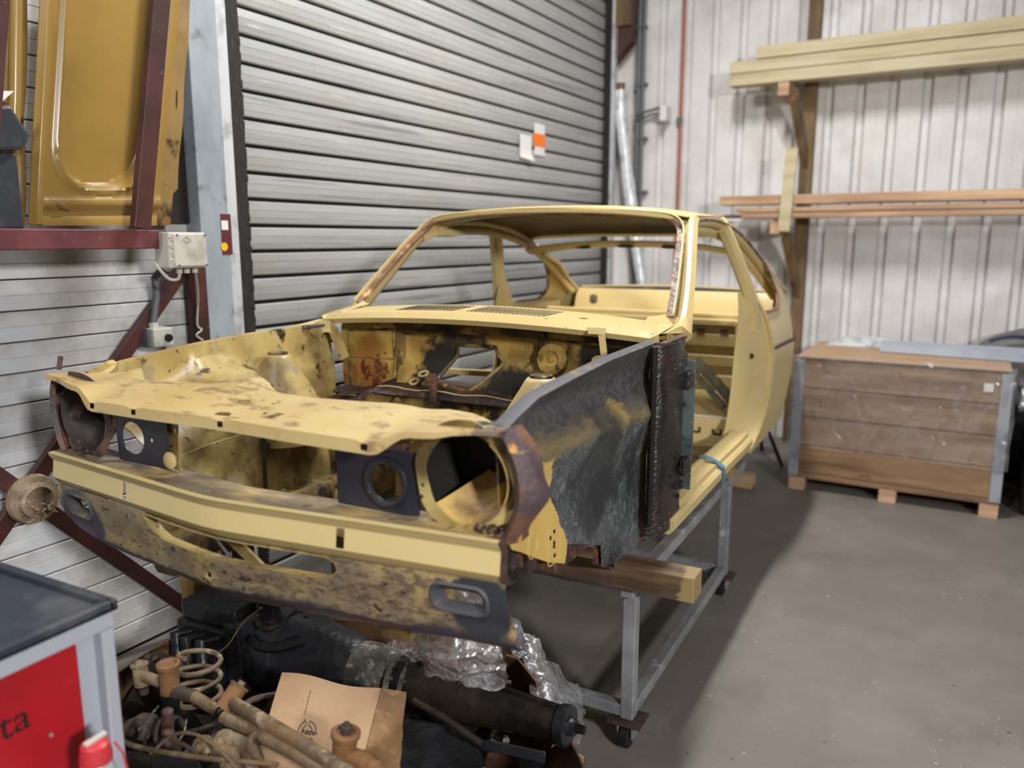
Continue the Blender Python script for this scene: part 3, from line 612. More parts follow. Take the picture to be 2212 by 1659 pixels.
MB(wl).box((pl(424, 650, .13)[0], .08, 0), (pl(450, 650, .13)[0], .13, ZB-.01)).build('upright', M['redsteel_dark'], rk, bevel=.004)
MB(wl).box((-1.35, .02, 0), (-1.28, .12, 4.0)).build('upright', M['redsteel_dark'], rk, bevel=.004)
MB(wl).box((.55, .0, 1.7), (CA0-.005, .03, 4.0)).build('back_sheet', M['gap'], rk)
MB().bar(wl(*pl(303, 494, .36)), wl(*pl(352, -80, .40)), .062, .03, WN).build('leaning_bar', M['redsteel_dark'], rk, bevel=.003)
MB().bar(wl(*pl(-40, 494, .36)), wl(*pl(2, -80, .40)), .05, .03, WN).build('leaning_bar', M['redsteel_dark'], rk, bevel=.003)

def quad(px, n0, n1):   # four pixel corners (bl, br, tr, tl) on planes n0 (bottom) and n1 (top)
    c = [pl(*px[0], n0), pl(*px[1], n0), pl(*px[2], n1), pl(*px[3], n1)]
    c = [Vector(q) for q in c]
    def f(u, v, dn=0):
        p = (c[0]*(1-u)+c[1]*u)*(1-v)+(c[3]*(1-u)+c[2]*u)*v; return wl(p.x, p.y+dn, p.z)
    return f
# large spare door skin, inside facing out
dq = quad([(62, 487), (352, 487), (412, -90), (92, -90)], .20, .24)
def ddepth(u, v):
    x, y = (u-.50)/.335, (v-.34)/.20
    r_ = (abs(x)**2.5+abs(y)**2.5)**.4 if y < 0 else abs(x)
    d = -.055*sm(1.02, .88, r_)
    d += .012*math.exp(-((r_-1.06)/.05)**2)
    d += .012*math.exp(-((v-.085)/.02)**2)-.010*math.exp(-((v-.045)/.018)**2)
    if u > .88: d -= .035*sm(.88, .95, u)
    return d
cdoor = thing('spare_door_skin', 'large yellow door panel with a deep rounded recess standing on the rack', 'door panel', dq(.5, 0))
g = MB(); nU, nV = 70, 90
g.grid([[dq(.07+.93*i/nU, j/nV, ddepth(.07+.93*i/nU, j/nV)) for i in range(nU+1)] for j in range(nV+1)]); g.solid(.004); g.build('inner_skin', M['doorpaint'], cdoor, 50)
g = MB(); g.grid([[dq(0+.07*i/3, j/8, .05-.03*(i/3)) for i in range(4)] for j in range(9)]); g.solid(.03); g.build('edge_lip', M['doorpaint'], cdoor, 40, .004)
g = MB(); g.tube([dq(.12, .10, .004), dq(.20, .075, .004), dq(.26, .06, .002)], [.004, .012, .004], 8); g.build('drain_slot', M['doorpaint_dirty'], cdoor, 40)
d2q = quad([(335, 487), (378, 487), (418, -90), (380, -90)], .10, .12)
cd2 = thing('spare_door_skin', 'dirty yellow door edge with slots behind the large door panel', 'door panel', d2q(.5, 0))
g = plate([(0, 0), (.75, 0), (.75, .12), (1, .14), (1, 1), (0, 1)], [rrect(.62, .475, .10, .075, .03), rrect(.1, .86, .1, .06, .03)], lambda u, v: d2q(u, v, .004*math.sin(v*20)), .02, .06)
g.build('edge_skin', M['doorpaint_dirty'], cd2, 40)
d3 = quad([(-60, 487), (52, 487), (58, -90), (-60, -90)], .17, .22)
cd3 = thing('body_panel', 'stained yellow body panel at the outer end of the rack', 'body panel', d3(.5, 0))
g = plate([(0, 0), (1, 0), (.98, .3), (.9, .34), (.97, .5), (1, 1), (0, 1)], [rrect(.75, .74, .07, .10, .02), circ(.7, .2, .05, 14, .03), circ(.75, .32, .035, 12, .02)], lambda u, v: d3(u, v, .02*math.sin(u*9)+.004*math.sin(v*12)), .012, .05)
g.build('skin', M['doorpaint_dirty'], cd3, 60)
MB().tube([d3(.62, 0, .03), d3(.66, .5, .04), d3(.70, 1, .03)], .018, 8).build('flange', M['doorpaint'], cd3, 60)
mir = thing('plastic_cover', 'dark grey plastic cover propped on the rack shelf', 'cover', wl(*pl(10, 490, .30)))
pz = [pl(x, y, .31) for x, y in ((-60, 230), (8, 228), (30, 262), (50, 290), (46, 312), (30, 326), (-60, 330))]
mm = MB(); mm.prism([(q[0], q[2]) for q in pz], (.27, .35), lambda a, z, n: wl(a, n, z)); mm.build('shell', M['plastic_dark'], mir, None, .012)
mm = MB(); mm.prism([(pl(x, y, .32)[0], pl(x, y, .32)[2]) for x, y in ((-40, 195), (34, 196), (2, 224), (-40, 228))], (.30, .312), lambda a, z, n: wl(a, n, z)); mm.build('paper_scrap', M['white'], mir)
mm = MB(); q = pl(6, 330, .3); mm.box
MB(wl).box((q[0]-.05, .28, ZB), (q[0]+.03, .32, q[2])).build('stand', M['plastic_dark'], mir, bevel=.006)

# electrical boxes
q0 = pl(360, 580, .36); q1 = pl(436, 502, .36)
jb = thing('junction_box', 'square pale junction box with screws on the end of the rack beam', 'junction box', wl(q0[0], .34, q0[2]))
MB(wl).box((q0[0], .30, q0[2]), (q1[0], .38, q1[2])).build('housing', M['plastic_grey'], jb, bevel=.006)
MB(wl).box((q0[0]+.018, .38, q0[2]+.006), (q1[0]-.004, .387, q1[2]-.006)).build('lid', M['plastic_grey'], jb, bevel=.003)
for u in (.2, .94):
    for v in (.08, .92): MB().lathe([(0, 0), (0, .004), (.003, .004), (.003, 0)], wl(lerp(q0[0], q1[0], u), .386, lerp(q0[2], q1[2], v)), WN, 10).build('screw', M['conduit'], jb)
for v in (.2, .42, .62, .84): MB().lathe([(0, 0), (0, .008), (.006, .008), (.006, .004)], wl(q0[0]+.010, .379, lerp(q0[2], q1[2], v)), WN, 12).build('knockout', M['plastic_grey'], jb)
dm = [wl(lerp(q0[0], q1[0], u), .3885, lerp(q0[2], q1[2], v)) for u, v in ((.34, .79), (.44, .88), (.55, .79), (.45, .70))]
MB().tube(dm, .0008, 5, closed=True).build('diamond_mark', M['conduit'], jb)
for u in (.42, .62, .84):
    MB().tube([wl(lerp(q0[0], q1[0], u), .34, q0[2]), wl(lerp(q0[0], q1[0], u), .34, q0[2]-.02)], .011, 10).build('gland', M['plastic_grey'], jb, 40)
cb = [wl(lerp(q0[0], q1[0], .42), .34, q0[2]-.02), wl(lerp(q0[0], q1[0], .36), .34, q0[2]-.04), wl(lerp(q0[0], q1[0], .15), .33, q0[2]-.035), wl(q0[0]-.01, .31, q0[2]+.02)]
MB().tube(cr(cb, 5), .006, 8).build('cable', M['plastic_grey'], jb, 40)
cw = [wl(lerp(q0[0], q1[0], .9), .33, q0[2]-.01), wl(*pl(428, 640, .2)), wl(*pl(426, 700, .16)), wl(*pl(436, 712, .16)), wl(*pl(424, 724, .16)), wl(*pl(438, 735, .16))]
MB().tube(cr(cw, 5), .004, 6).build('dangling_cable', M['plastic_grey'], jb, 40)
sw = thing('switch_box', 'small grey rotary switch box below a dark conduit', 'switch', wl(*pl(352, 752, .12)))
q0 = pl(334, 752, .14); q1 = pl(374, 706, .14)
MB(wl).box((q0[0], .06, q0[2]), (q1[0], .14, q1[2])).build('housing', M['plastic_grey'], sw, bevel=.006)
MB(wl).box((q0[0]-.012, .02, q0[2]), (q0[0], .12, q1[2])).build('back_plate', M['conduit'], sw, bevel=.003)
MB().lathe([(0, 0), (0, .016), (.012, .014), (.012, 0)], wl(lerp(q0[0], q1[0], .7), .14, lerp(q0[2], q1[2], .45)), WN, 16).build('knob', M['black'], sw, 40)
MB().tube([wl(lerp(q0[0], q1[0], .3), .10, q1[2]), wl(*pl(338, 640, .10)), wl(*pl(334, 600, .10)), wl(*pl(352, 580, .12))], .014, 10).build('conduit', M['conduit'], sw, 40)
MB().tube([wl(lerp(q0[0], q1[0], .35), .10, q1[2]), wl(lerp(q0[0], q1[0], .35), .10, q1[2]+.02)], .018, 10).build('gland', M['plastic_grey'], sw, 40)

# ================================================================== the car shell
car = thing('car_body_shell', 'stripped yellow coupe body shell without doors, bonnet or wings, raised on a trolley', 'car', (0, 0, CZ))
def sweep(path, sec, up=(0,0,1), ups=None, mb=None, cap=True):
    mb = mb or MB(); path = [Vector(p) for p in path]; m = len(path); n = len(sec); vs = []
    for i, p in enumerate(path):
        t = (path[min(i+1, m-1)]-path[max(i-1, 0)]).normalized(); u0 = Vector(ups[i] if ups else up)
        s = t.cross(u0).normalized(); u = s.cross(t).normalized()
        k = sec[i] if isinstance(sec[0][0], (list, tuple)) else sec
        vs += [p+s*a+u*b for a, b in k]
    nn = len(sec[0]) if isinstance(sec[0][0], (list, tuple)) else n
    fs = [(i*nn+k, i*nn+(k+1) % nn, (i+1)*nn+(k+1) % nn, (i+1)*nn+k) for i in range(m-1) for k in range(nn)]
    if cap: fs += [tuple(range(nn-1, -1, -1)), tuple((m-1)*nn+k for k in range(nn))]
    return mb.add(vs, fs)
def rect(w, h): return [(-w/2, -h/2), (w/2, -h/2), (w/2, h/2), (-w/2, h/2)]
def octo(w, h, c=.3):
    a, b = w/2, h/2; x, y = w*c, h*c
    return [(-a, -b+y), (-a+x, -b), (a-x, -b), (a, -b+y), (a, b-y), (a-x, b), (-a+x, b), (-a, b-y)]
def mir(p): return Vector((-p[0], p[1], p[2]))

def yc(u): return -.236+.088*(math.sqrt(u*u+.0025)-.05)/.685*1.0 if True else 0
# ---- bumper panel
BP = [(.145, .361), (.10, .365), (.014, .375), (.0, .3725), (.020, .350), (.014, .299), (.032, .271), (.055, .268)]
def bmap(u, v):
    i = min(int(v/.1), len(BP)-2); t = v/.1-i
    dy = lerp(BP[i][0], BP[i+1][0], t); z = lerp(BP[i][1], BP[i+1][1], t)
    return V(u, yc(u)+dy-.006*(v > .35 and v < .55), z-.004*(abs(u)/.735)**2)
edge = [(-.735, 0), (-.735, .7), (.735, .7), (.735, 0)]
slots = [rrect(s*.360, .45, .024, .088, .005, 2) for s in (-1, 1)]
bolt_holes = [circ(x, .13, .010, 10, .02) for x in (-.42, -.02, .22, .46, .60)]
# rows of the profile must fall on mesh edges: cut the outline at every fold
bpn = MB()
shelf_mb = MB()
for i in range(7):
    v0, v1 = i*.1, (i+1)*.1
    hs = []
    if i == 4: hs = [[(s*.360-.011, .405), (s*.360+.011, .405), (s*.360+.011, .495), (s*.360-.011, .495)] for s in (-1, 1)]
    if i == 1: hs = [circ(x, .15, .009, 10, .02) for x in (-.42, -.02, .24, .46, .60)]
    plate([(-.735, v0), (.735, v0), (.735, v1), (-.735, v1)], hs, bmap, 0, .05, shelf_mb if i < 2 else bpn)
bb = MB(); bb.v, bb.f = bpn.v, bpn.f
def weld(mb):
    bm = bmesh.new(); vv = [bm.verts.new(q) for q in mb.v]
    for f in mb.f:
        try: bm.faces.new([vv[i] for i in f])
        except ValueError: pass
    bmesh.ops.remove_doubles(bm, verts=bm.verts, dist=1e-4); bmesh.ops.recalc_face_normals(bm, faces=bm.faces); bm.verts.index_update()
    r = MB(); r.v = [v.co.copy() for v in bm.verts]; r.f = [tuple(v.index for v in f.verts) for f in bm.faces]; bm.free(); return r
bb = weld(bb)
# point normals outwards (towards the nose) before thickening
bb.solid(.003)
bumper = bb.build('bumper_panel', M['paint_bumper'], car, 25)
sf = weld(shelf_mb); sf.solid(.003); sf.build('bumper_shelf', M['shelf_dirt'], bumper, 25)
for s in (-1, 1):
    e = MB(); pts = [bmap(s*.735, i*.1) for i in range(1, 8)]
    e.grid([[q, q+Vector((s*.004, .010, -.002)), q+Vector((s*.003, .020, -.002))] for q in pts]); e.solid(.004)
    e.build('end_return', M['rust'], bumper, 40)
# ---- valance
VO = [(-.738, .272), (-.752, .205), (-.738, .165), (-.700, .150), (-.575, .128), (-.556, .108), (-.50, .099), (-.36, .087), (-.185, .080), (.067, .086), (.28, .098), (.485, .110), (.64, .117), (.752, .112), (.752, .16), (.738, .272)]
def vmap(u, z):
    t = (.272-z)/.185
    return V(u, yc(u)+.022+.004*t+.050*t*t+.012*math.sin(PI*min(1, max(0, (t-.62)/.3)))*(-1)+.016*sm(.9, 1.05, t), z)
gh = [(-.305, .270), (-.262, .230), (-.222, .214), (-.10, .211), (.10, .211), (.285, .212), (.322, .220), (.340, .240), (.334, .260), (.310, .270)]
ih = [rrect(s*.633, .219, .118, .056, .022) for s in (-1, 1)]
va = plate(VO, [gh]+ih+[rrect(-.055, .155, .018, .014, .003, 2)], vmap, 0, .022); va = weld(va); va.solid(.0025)
valance = va.build('front_valance', M['paint_valance'], car, 45)
lip = MB()
gl = dens(gh, .03)
lip.grid([[vmap(*q), vmap(*q)+Vector((0, .012, -.003)), vmap(*q)+Vector((0, .032, -.006 if q[1] < .25 else 0))] for q in gl+[gl[0]]]); lip.solid(.002)
lip.build('grille_lip', M['paint_inner'], valance, 50)
for s in (-1, 1):
    r_ = MB(); o = rrect(s*.633, .219, .136, .074, .030, 6); o2 = rrect(s*.633, .219, .128, .066, .026, 6); i_ = rrect(s*.633, .219, .110, .048, .018, 6); i2 = rrect(s*.633, .219, .104, .042, .016, 6)
    n = len(o); rows = []
    for k in range(n+1):
        k %= n
        rows.append([vmap(*o[k])+Vector((0, .002, 0)), vmap(*o2[k])+Vector((0, -.003, 0)), vmap(*i_[k])+Vector((0, .003, 0)), vmap(*i2[k])+Vector((0, .03, 0))])
    r_.grid(rows); r_.solid(.002); rim = r_.build('indicator_recess', M['sealer'], valance, 50); rim['label'] = 'dark grey oval indicator recess'
MB().bar(vmap(-.02, .268)+Vector((0, .03, .02)), vmap(.045, .20)+Vector((0, .09, -.04)), .035, .008, (0, 1, 0)).build('grille_strut', M['paint_inner'], car)
MB().tube([vmap(-.11, .27)+Vector((0, .03, .03)), vmap(-.085, .21)+Vector((0, .10, -.04))], .004, 6).build('grille_strut', M['galv'], car)
# ---- upper front panel
def ye(u):
    a = abs(u); return -.184+.008*sm(.3, 0, a)-.0+.016*sm(.46, .54, a)+.042*sm(.52, .72, a)
def ze(u): a = abs(u); return .5535+.028*sm(.455, .545, a)+.010*sm(.55, .73, a)
def bump(u, y):
    b = .020*math.exp(-((u+.10)/.055)**2)*sm(-.08, .02, y)+.018*math.exp(-((u+.56)/.05)**2)*sm(-.03, .03, y)+.03*math.exp(-((u+.71)/.03)**2)*sm(.0, .05, y)+.003*math.exp(-((u-.52)/.07)**2)*sm(-.06, .03, y)
    b += .005*sm(-.150, -.135, y)*sm(.46, .40, abs(u))+.004*sm(-.07, -.055, y)*sm(.44, .36, abs(u))
    b -= .010*math.exp(-((u+.02)/.20)**2)*sm(-.17, -.13, y)*sm(-.01, -.05, y)
    b += .002*math.sin(u*34)*sm(.45, .65, abs(u))
    return b
def smap(u, w):
    a = abs(u); lh = .028*(1-.55*sm(.46, .53, a))
    if w < .03: return V(u, ye(u)-.002-.004*(1-w/.03), ze(u)-lh*(1-w/.03))
    y = ye(u)+(w-.03); return V(u, y, lerp(ze(u), .579, sm(.03, .16, w))+.002+bump(u, y))
RE = [(-.735, .0), (-.72, .055), (-.69, .065), (-.655, .005), (-.625, .055), (-.56, .045), (-.49, .0), (-.42, -.03), (-.22, -.008), (-.16, .045), (-.10, .055), (-.05, .04), (.03, -.012), (.15, -.02), (.30, .0), (.42, .025), (.50, .045), (.57, .035), (.63, .0), (.665, -.03), (.70, -.03), (.725, -.06)]
so = [(x, .03+y-ye(x)) for x, y in reversed(RE)]
bot = [(x, 0) for x in [-.735+.035*i for i in range(43)]]
bot = [(x, (.012*abs(math.sin(x*97)) if x > .60 else 0)) for x, _ in bot]
def pw(px, py):   # hole on the top face by pixel
    p = onz(px, py, .562+CZ); return (p.x, .03+p.y-ye(p.x))
hl = []
for px, py, r1, r2 in ((480, 888, .026, .013), (528, 877, .020, .012)):
    u, w = pw(px, py); hl.append(circ(u, w, r1, 16, r2))
u, w = pw(592, 899); hl.append([(u-.026, w-.012), (u+.006, w-.014), (u+.026, w+.012), (u-.004, w+.014)])
for x in (-.455, -.292, .005, .437): hl.append(rrect(x, .016, .020, .016, .002, 1))
u, w = pw(458, 907); hl.append(rrect(u, .046, .034, .014, .003, 1))
spn = plate(so+bot, hl, smap, 0, .02); spn = weld(spn); spn.solid(.0025)
slam = spn.build('upper_front_panel', M['paint_slam'], car, 35)
rail = MB(); pth = [V(x, ye(x)+.05, ze(x)-.030) for x in [-.50+.1*i for i in range(11)]]
sweep(pth, rect(.03, .012), mb=rail); rail.build('lower_crossrail', M['rust'], slam, 30)
for x in ():
    k = MB(); k.grid([[V(x+dx, .015+.012*j, .580+.022*math.sin(PI*(dx+.05)/.10)) for dx in (-.05, -.035, -.015, .015, .035, .05)] for j in range(3)]); k.solid(.003); k.build('bonnet_stop', M['paint_slam'], slam, 40)
# black plates beside the grille
for s in (-1, 1):
    g = MB(); ou = rrect(s*.395, .440, .222, .146, .004, 1)
    h = [circ(s*.425, .437, .045, 30)]+([circ(s*.425+d, .437+.002, .006, 8) for d in (-.075, .075)] if s < 0 else [])
    plate(ou, h, lambda u, z: V(u, -.098+.012*sm(.49, .51, abs(u)), z), .003, .03, g)
    if s > 0: g.tube([V(s*.425+.052*math.cos(a), -.101, .437+.052*math.sin(a)) for a in [2*PI*k/32 for k in range(32)]], .007, 8, closed=True)
    pp_ = g.build('grille_side_plate', M['black_plate'], car, 40); pp_['label'] = 'black plate with a round lamp hole'
# headlight panels, buckets and torn wing stubs
for s in (-1, 1):
    rr = random.Random(20+s); C0 = (s*.633, .474)
    out = []
    for k in range(44):
        a = 2*PI*k/44; ca, sa = math.cos(a), math.sin(a)
        R0 = .128+.012*max(0, s*ca)
        if s*ca > .3: R0 = .117 if s < 0 else .122
        if s*ca < -.5: R0 = min(.128, .128/abs(ca)*.98)
        R0 += rr.uniform(-.005, .005) if s*ca > .2 else 0
        out.append((C0[0]+R0*ca, C0[1]+R0*sa))
    hp = plate(out, [circ(C0[0], C0[1], .100, 40)]+[circ(C0[0]-s*.113, C0[1]+dz, .005, 8) for dz in (.06, .035, -.03, -.055)], lambda u, z: V(u, -.100+.5*max(0, abs(u)-.70)+.004*math.sin(z*60), z), .003, .02)
    p_ = hp.build('headlight_panel', M['rust_purple'] if s < 0 else M['paint_inner'], car, 40); p_['label'] = 'headlight panel with a round opening and torn rusty edge'
    bk = MB()
    prf = [(0, .101), (.02, .097), (.06, .075), (.10, .045), (.125, .02)]
    if s > 0: bk.lathe(prf, V(C0[0], -.099, C0[1]), (0, 1, 0), 28, math.radians(-55), math.radians(140), ref=(1, 0, 0))
    else: bk.lathe(prf+[(.115, 0)], V(C0[0], -.099, C0[1]), (0, 1, 0), 36, ref=(1, 0, 0))
    bk = weld(bk); bk.solid(.003); bk.build('headlight_bucket', M['bucket'] if s > 0 else M['bucket_dark'], p_, 50)
    if s > 0:
        sh_ = MB(); sh_.lathe([(.012, .112), (.06, .112), (.13, .10), (.135, 0)], V(C0[0], -.099, C0[1]), (0, 1, 0), 32); sh_.build('headlight_shade_bowl', M['dark'], p_, 50)  # near-black bowl added behind the opening, painting the shade inside
    # torn stub of the cut wing: a bulging vertical strip outside the lamp
    g = MB(); rows = []
    if s > 0: base = [(.702, .592, .030), (.722, .565, .046), (.738, .53, .052), (.748, .49, .052), (.750, .45, .050), (.742, .41, .042), (.728, .375, .036), (.716, .35, .03)]
    else: base = [(.722, .585, .020), (.735, .555, .022), (.742, .52, .026), (.744, .48, .026), (.738, .44, .024), (.728, .40, .022), (.716, .37, .018)]
    for j, (x, z, w_) in enumerate(base):
        jg = rr.uniform(-.006, .006)
        rows.append([V(s*x, -.104, z), V(s*(x+w_*.35), -.116, z), V(s*(x+w_*.75), -.104+.006, z), V(s*(x+w_+jg), -.075, z+rr.uniform(-.004, .004)), V(s*(x+w_*.97+jg), -.045+rr.uniform(-.012, .012), z)])
    rows = [cr(list(c_), 3) for c_ in zip(*[r for r in rows])]
    g.grid(rows); g = weld(g); g.solid(.003); g.build('wing_stub', M['rust_purple'], car, 55)
    if s < 0: MB().bar(V(-.742, -.085, .60), V(-.752, -.07, .635), .012, .006).build('bolt_tab', M['rust'], car)
rr = random.Random(33); g = MB()          # crumbling rust lumps at the lower right corner and left foot of the lamp panel
for k in range(40):
    c_ = V(.70+rr.uniform(-.03, .035), -.108+rr.uniform(-.02, .02), .365+rr.uniform(-.006, .025)); r_ = rr.uniform(.002, .006)
    g.lathe([(-r_, 0), (-r_*.6, r_*.8), (r_*.5, r_), (r_, 0)], c_, (rr.uniform(-1, 1), rr.uniform(-1, 1), 1), 6)
for k in range(14):
    c_ = V(-.62+rr.uniform(-.07, .07), -.118+rr.uniform(-.02, .02), .376+rr.uniform(-.006, .008)); r_ = rr.uniform(.003, .007)
    g.lathe([(-r_, 0), (-r_*.6, r_*.8), (r_*.5, r_), (r_, 0)], c_, (rr.uniform(-1, 1), rr.uniform(-1, 1), 1), 6)
rl = g.build('rust_flakes', M['rust'], car); rl['kind'] = 'stuff'

# ---- inner wings
XW = .70
def wpt(px, py): p = onx(px, py, XW); return (p.y, p.z-CZ)
wo = [(-.075, .43), (-.085, .53), (-.045, .578), (0, .592), (.10, .617), (.30, .630), (.55, .642), (.85, .645), (.955, .645)]
low = [wpt(1412, 1165), wpt(1366, 1212), wpt(1350, 1238), wpt(1345, 1222), wpt(1322, 1226), wpt(1320, 1182), wpt(1250, 1180), wpt(1243, 1222), wpt(1210, 1220), wpt(1170, 1207), wpt(1135, 1195), wpt(1108, 1188)]
wo = list(reversed(wo))
wo = [(.962, .60)]+wo+[(-.06, .36)]+list(reversed(low))
def wx(y, z):
    rz = .478-.05*max(0, y-.2)+(-.10*max(0, .16-y))           # ridge height along the wing
    top = .615+.03*sm(0, .5, y)
    t = (z-rz)/(top-rz)
    x = XW
    if t > 0:
        x -= .072*math.sin(PI*min(1, t))**1.4*sm(.0, .22, y)*(.35+.65*sm(.95, .55, y))
    else:
        x -= .030*sm(0, -.9, t)*sm(-.05, .2, y)
        x += .010*math.exp(-(t/.2)**2)*sm(.05, .2, y)
    x += .012*math.exp(-((y-.84)/.05)**2)*sm(.28, .42, z)*sm(.60, .48, z)      # dent at the post
    x -= .09*sm(.03, -.09, y)*sm(.35, .5, z)*0
    return x
wr = plate(wo, [], lambda y, z: V(wx(y, z), y, z), 0, .024); wr = weld(wr); wr.solid(.003)
iw = wr.build('inner_wing', M['primer'], car, 60); iw['label'] = 'stripped grey and yellow inner wing panel'
g = MB(); tp = [q for q in reversed(wo) if q[1] > .57 and q[0] > -.06 and q[0] < .96]
tp = sorted(tp)
g.grid([[V(XW+.004, y, z+.001), V(XW-.012, y, z+.004), V(XW-.032, y, z+.004), V(XW-.034, y, z-.012)] for y, z in tp]); g.solid(.0025); g.build('top_flange', M['sealer'], iw, 40)
g = MB(); g.tube([V(wx(.13+.036*math.cos(a), .26+.036*math.sin(a)), .13+.036*math.cos(a), .26+.036*math.sin(a)) for a in [2*PI*k/24 for k in range(24)]], .0018, 6, closed=True); g.build('pressed_ring', M['primer'], iw, 40)
g = MB(); g.tube([V(wx(y, z), y, z) for y, z in rrect(.262, .21, .07, .10, .014)], .0018, 6, closed=True); g.build('pressed_frame', M['primer'], iw, 40)
g = MB()
for y, z in ((.262, .245), (.262, .215), (.262, .205), (.265, .18), (.24, .235)): MB().lathe([(0, 0), (0, .006), (.002, .006), (.002, 0)], V(wx(y, z)-.001, y, z), (1, 0, 0), 8).build('bolt_hole', M['dark'], iw)
g = MB(); g.box((.54, .34, .09+CZ), (.640, .60, .20+CZ)); g.build('chassis_rail_end', M['rust'], car, bevel=.005)
g = MB(); q0 = wpt(1350, 1238); q1 = wpt(1322, 1226); g.prism([(q1[0]-.005, q1[1]), (q0[0], q0[1]), (q0[0]+.01, .12), (q1[0]+.01, .12)], (.640, .655), lambda y, z, x: V(x, y, z)); g.build('wing_foot', M['rust'], iw)
for px, py in ((1115, 1205), (1150, 1215)):
    p = onx(px, py, .66); MB().prism(rrect(p.y, p.z, .05, .05, .01), (.655, .66), lambda y, z, x: Vector((x, y, z))).build('hanging_tab', M['rust'], iw)
# far side inner wing seen from inside: flange, wheelhouse, strut tower
secs = []   # y, then cross-section from the flange down (x, z)
def lw(y):
    ft = interp([(-.03, .590), (.05, .604), (.15, .614), (.36, .630), (.58, .638), (1.0, .640)], y)
    cw_ = math.exp(-((y-.40)/.20)**2); st_ = 0
    xin = -.60+.09*cw_+.04*sm(.7, .9, y)*0; zin = .44+.07*cw_
    fl_ = sm(.70, .80, y)
    R_ = [(-.742, ft-.035), (-.712, ft-.004), (-.700, ft), (-.686, ft-.004), (-.676, ft-.05), (-.672, zin+.075), (-.655, zin+.045), (xin-.01, zin+.022), (xin+.07, zin-.01), (-.470+.03*cw_, zin-.05), (-.450, .335), (-.440, .25), (-.432, .16), (-.43, .07)]
    return [(lerp(x, min(x, -.655), fl_), z) for x, z in R_]
ys = [-.03+.0258*i for i in range(41)]
g = MB(); g.grid([[V(x, y, z) for x, z in lw(y)] for y in ys]); g.solid(.003)
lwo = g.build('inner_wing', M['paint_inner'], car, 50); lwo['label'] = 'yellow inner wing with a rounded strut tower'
for s in (-1, 1):
    t = MB(); t.lathe([(-.06, .16), (0, .155), (.04, .146), (.10, .120), (.16, .085), (.20, .060), (.222, .048), (.232, .040), (.236, .0)], V(s*.500, .528, .350), (0, .02, 1), 32)
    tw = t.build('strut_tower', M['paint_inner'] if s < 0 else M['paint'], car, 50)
    MB().lathe([(0, .034), (.005, .033), (.006, .022), (.003, .02), (.003, 0)], V(s*.500, .533, .585), (0, .02, 1), 20).build('strut_cap', M['grime_yellow'], tw, 40)
g = MB(); q = V(-.61, .40, .535); g.hexa([q+Vector(v) for v in ((-.03, -.05, .006), (.02, -.05, -.012), (.02, .05, -.012), (-.03, .05, .006), (-.03, -.05, .008), (.02, -.05, -.010), (.02, .05, -.010), (-.03, .05, .008))]); g.build('foil_label', M['foil'], lwo)
g = MB(); sweep([V(-.425, y, .19+.02*math.sin(y*6)) for y in [-.06+.06*i for i in range(8)]], octo(.01, .31, .2), mb=g); g.build('front_closing_panel', M['paint_inner'], car, 40)
MB().tube([V(-.417, .36, .04), V(-.415, .362, .34)], .007, 8).build('panel_seam', M['dark'], car, 40)
for s in (-1, 1):
    g = MB(); sweep([V(s*.40, -.05+.11*i, .085-.03*sm(.4, .9, -.05+.11*i)) for i in range(12)], octo(.09, .11, .12), mb=g); g.build('chassis_rail', M['grime_yellow'], car, 40)
MB().lathe([(0, 0), (0, .022), (.006, .024), (.010, .020), (.010, 0)], V(-.285, -.092, .392), (0, -1, 0), 24).build('rubber_bung', M['paint'], car, 50)
g = MB(); plate([(-.33, .365), (-.245, .37), (-.235, .51), (-.285, .52), (-.32, .50)], [circ(-.262, .475, .007, 8)], lambda u, z: V(u, -.085-.4*(u+.285) if u > -.285 else -.085, z), .003, .03, g); g.build('radiator_bracket', M['paint_inner'], car, 40)
g = MB(); sweep([V(-.43+.86*i/12, .34+.04*math.sin(PI*i/12), .10-.05*math.sin(PI*i/12)) for i in range(13)], octo(.12, .07, .15), mb=g); g.build('engine_crossmember', M['grime_yellow'], car, 40)

# ---- bulkhead, shelf, cowl
hh = [(-.143, .566), (.023, .570), (.034, .541), (.064, .513), (-.012, .430), (-.050, .405), (-.205, .428), (-.168, .493), (-.143, .529)]
def bkmap(x, z):
    y = 1.10
    rec = sm(-.41, -.39, x)*sm(.245, .225, x)
    y += .03*rec+.012*math.sin(z*40)*sm(-.2, -.6, x)*.4
    y -= .085*sm(.53, .40, z)*rec
    return V(x, y, z)
bo = [(-.69, .345), (-.50, .345), (-.45, .395), (.69, .395), (.69, .665), (.35, .682), (0, .69), (-.35, .682), (-.69, .665)]
bh = plate(bo, [hh, circ(.45, .55, .03, 16, .02)], bkmap, 0, .03); bh = weld(bh); bh.solid(.004)
bulk = bh.build('bulkhead', M['paint_bay'], car, 40)
for x0, z0, x1, z1 in ((-.655, .60, -.655, .36), (-.655, .60, -.43, .615), (-.43, .615, -.43, .36), (-.655, .49, -.43, .495), (.20, .63, .20, .36), (.26, .615, .64, .60)):
    MB().tube([bkmap(lerp(x0, x1, t/6), lerp(z0, z1, t/6))+Vector((0, -.002, 0)) for t in range(7)], .005, 6).build('pressed_seam', M['grime_yellow'], bulk, 50)
MB().tube([bkmap(-.54+.045*math.cos(a), .545+.04*math.sin(a))+Vector((0, -.001, 0)) for a in [2*PI*k/20 for k in range(20)]], .004, 6, closed=True).build('pressed_ring', M['paint_bay'], bulk, 50)
rim = MB()
dh = dens(hh, .03); rim.tube([bkmap(*q)+Vector((0, -.008, 0)) for q in dh], .008, 6, closed=True); rim.build('heater_opening_rim', M['grime_yellow'], bulk, 50)
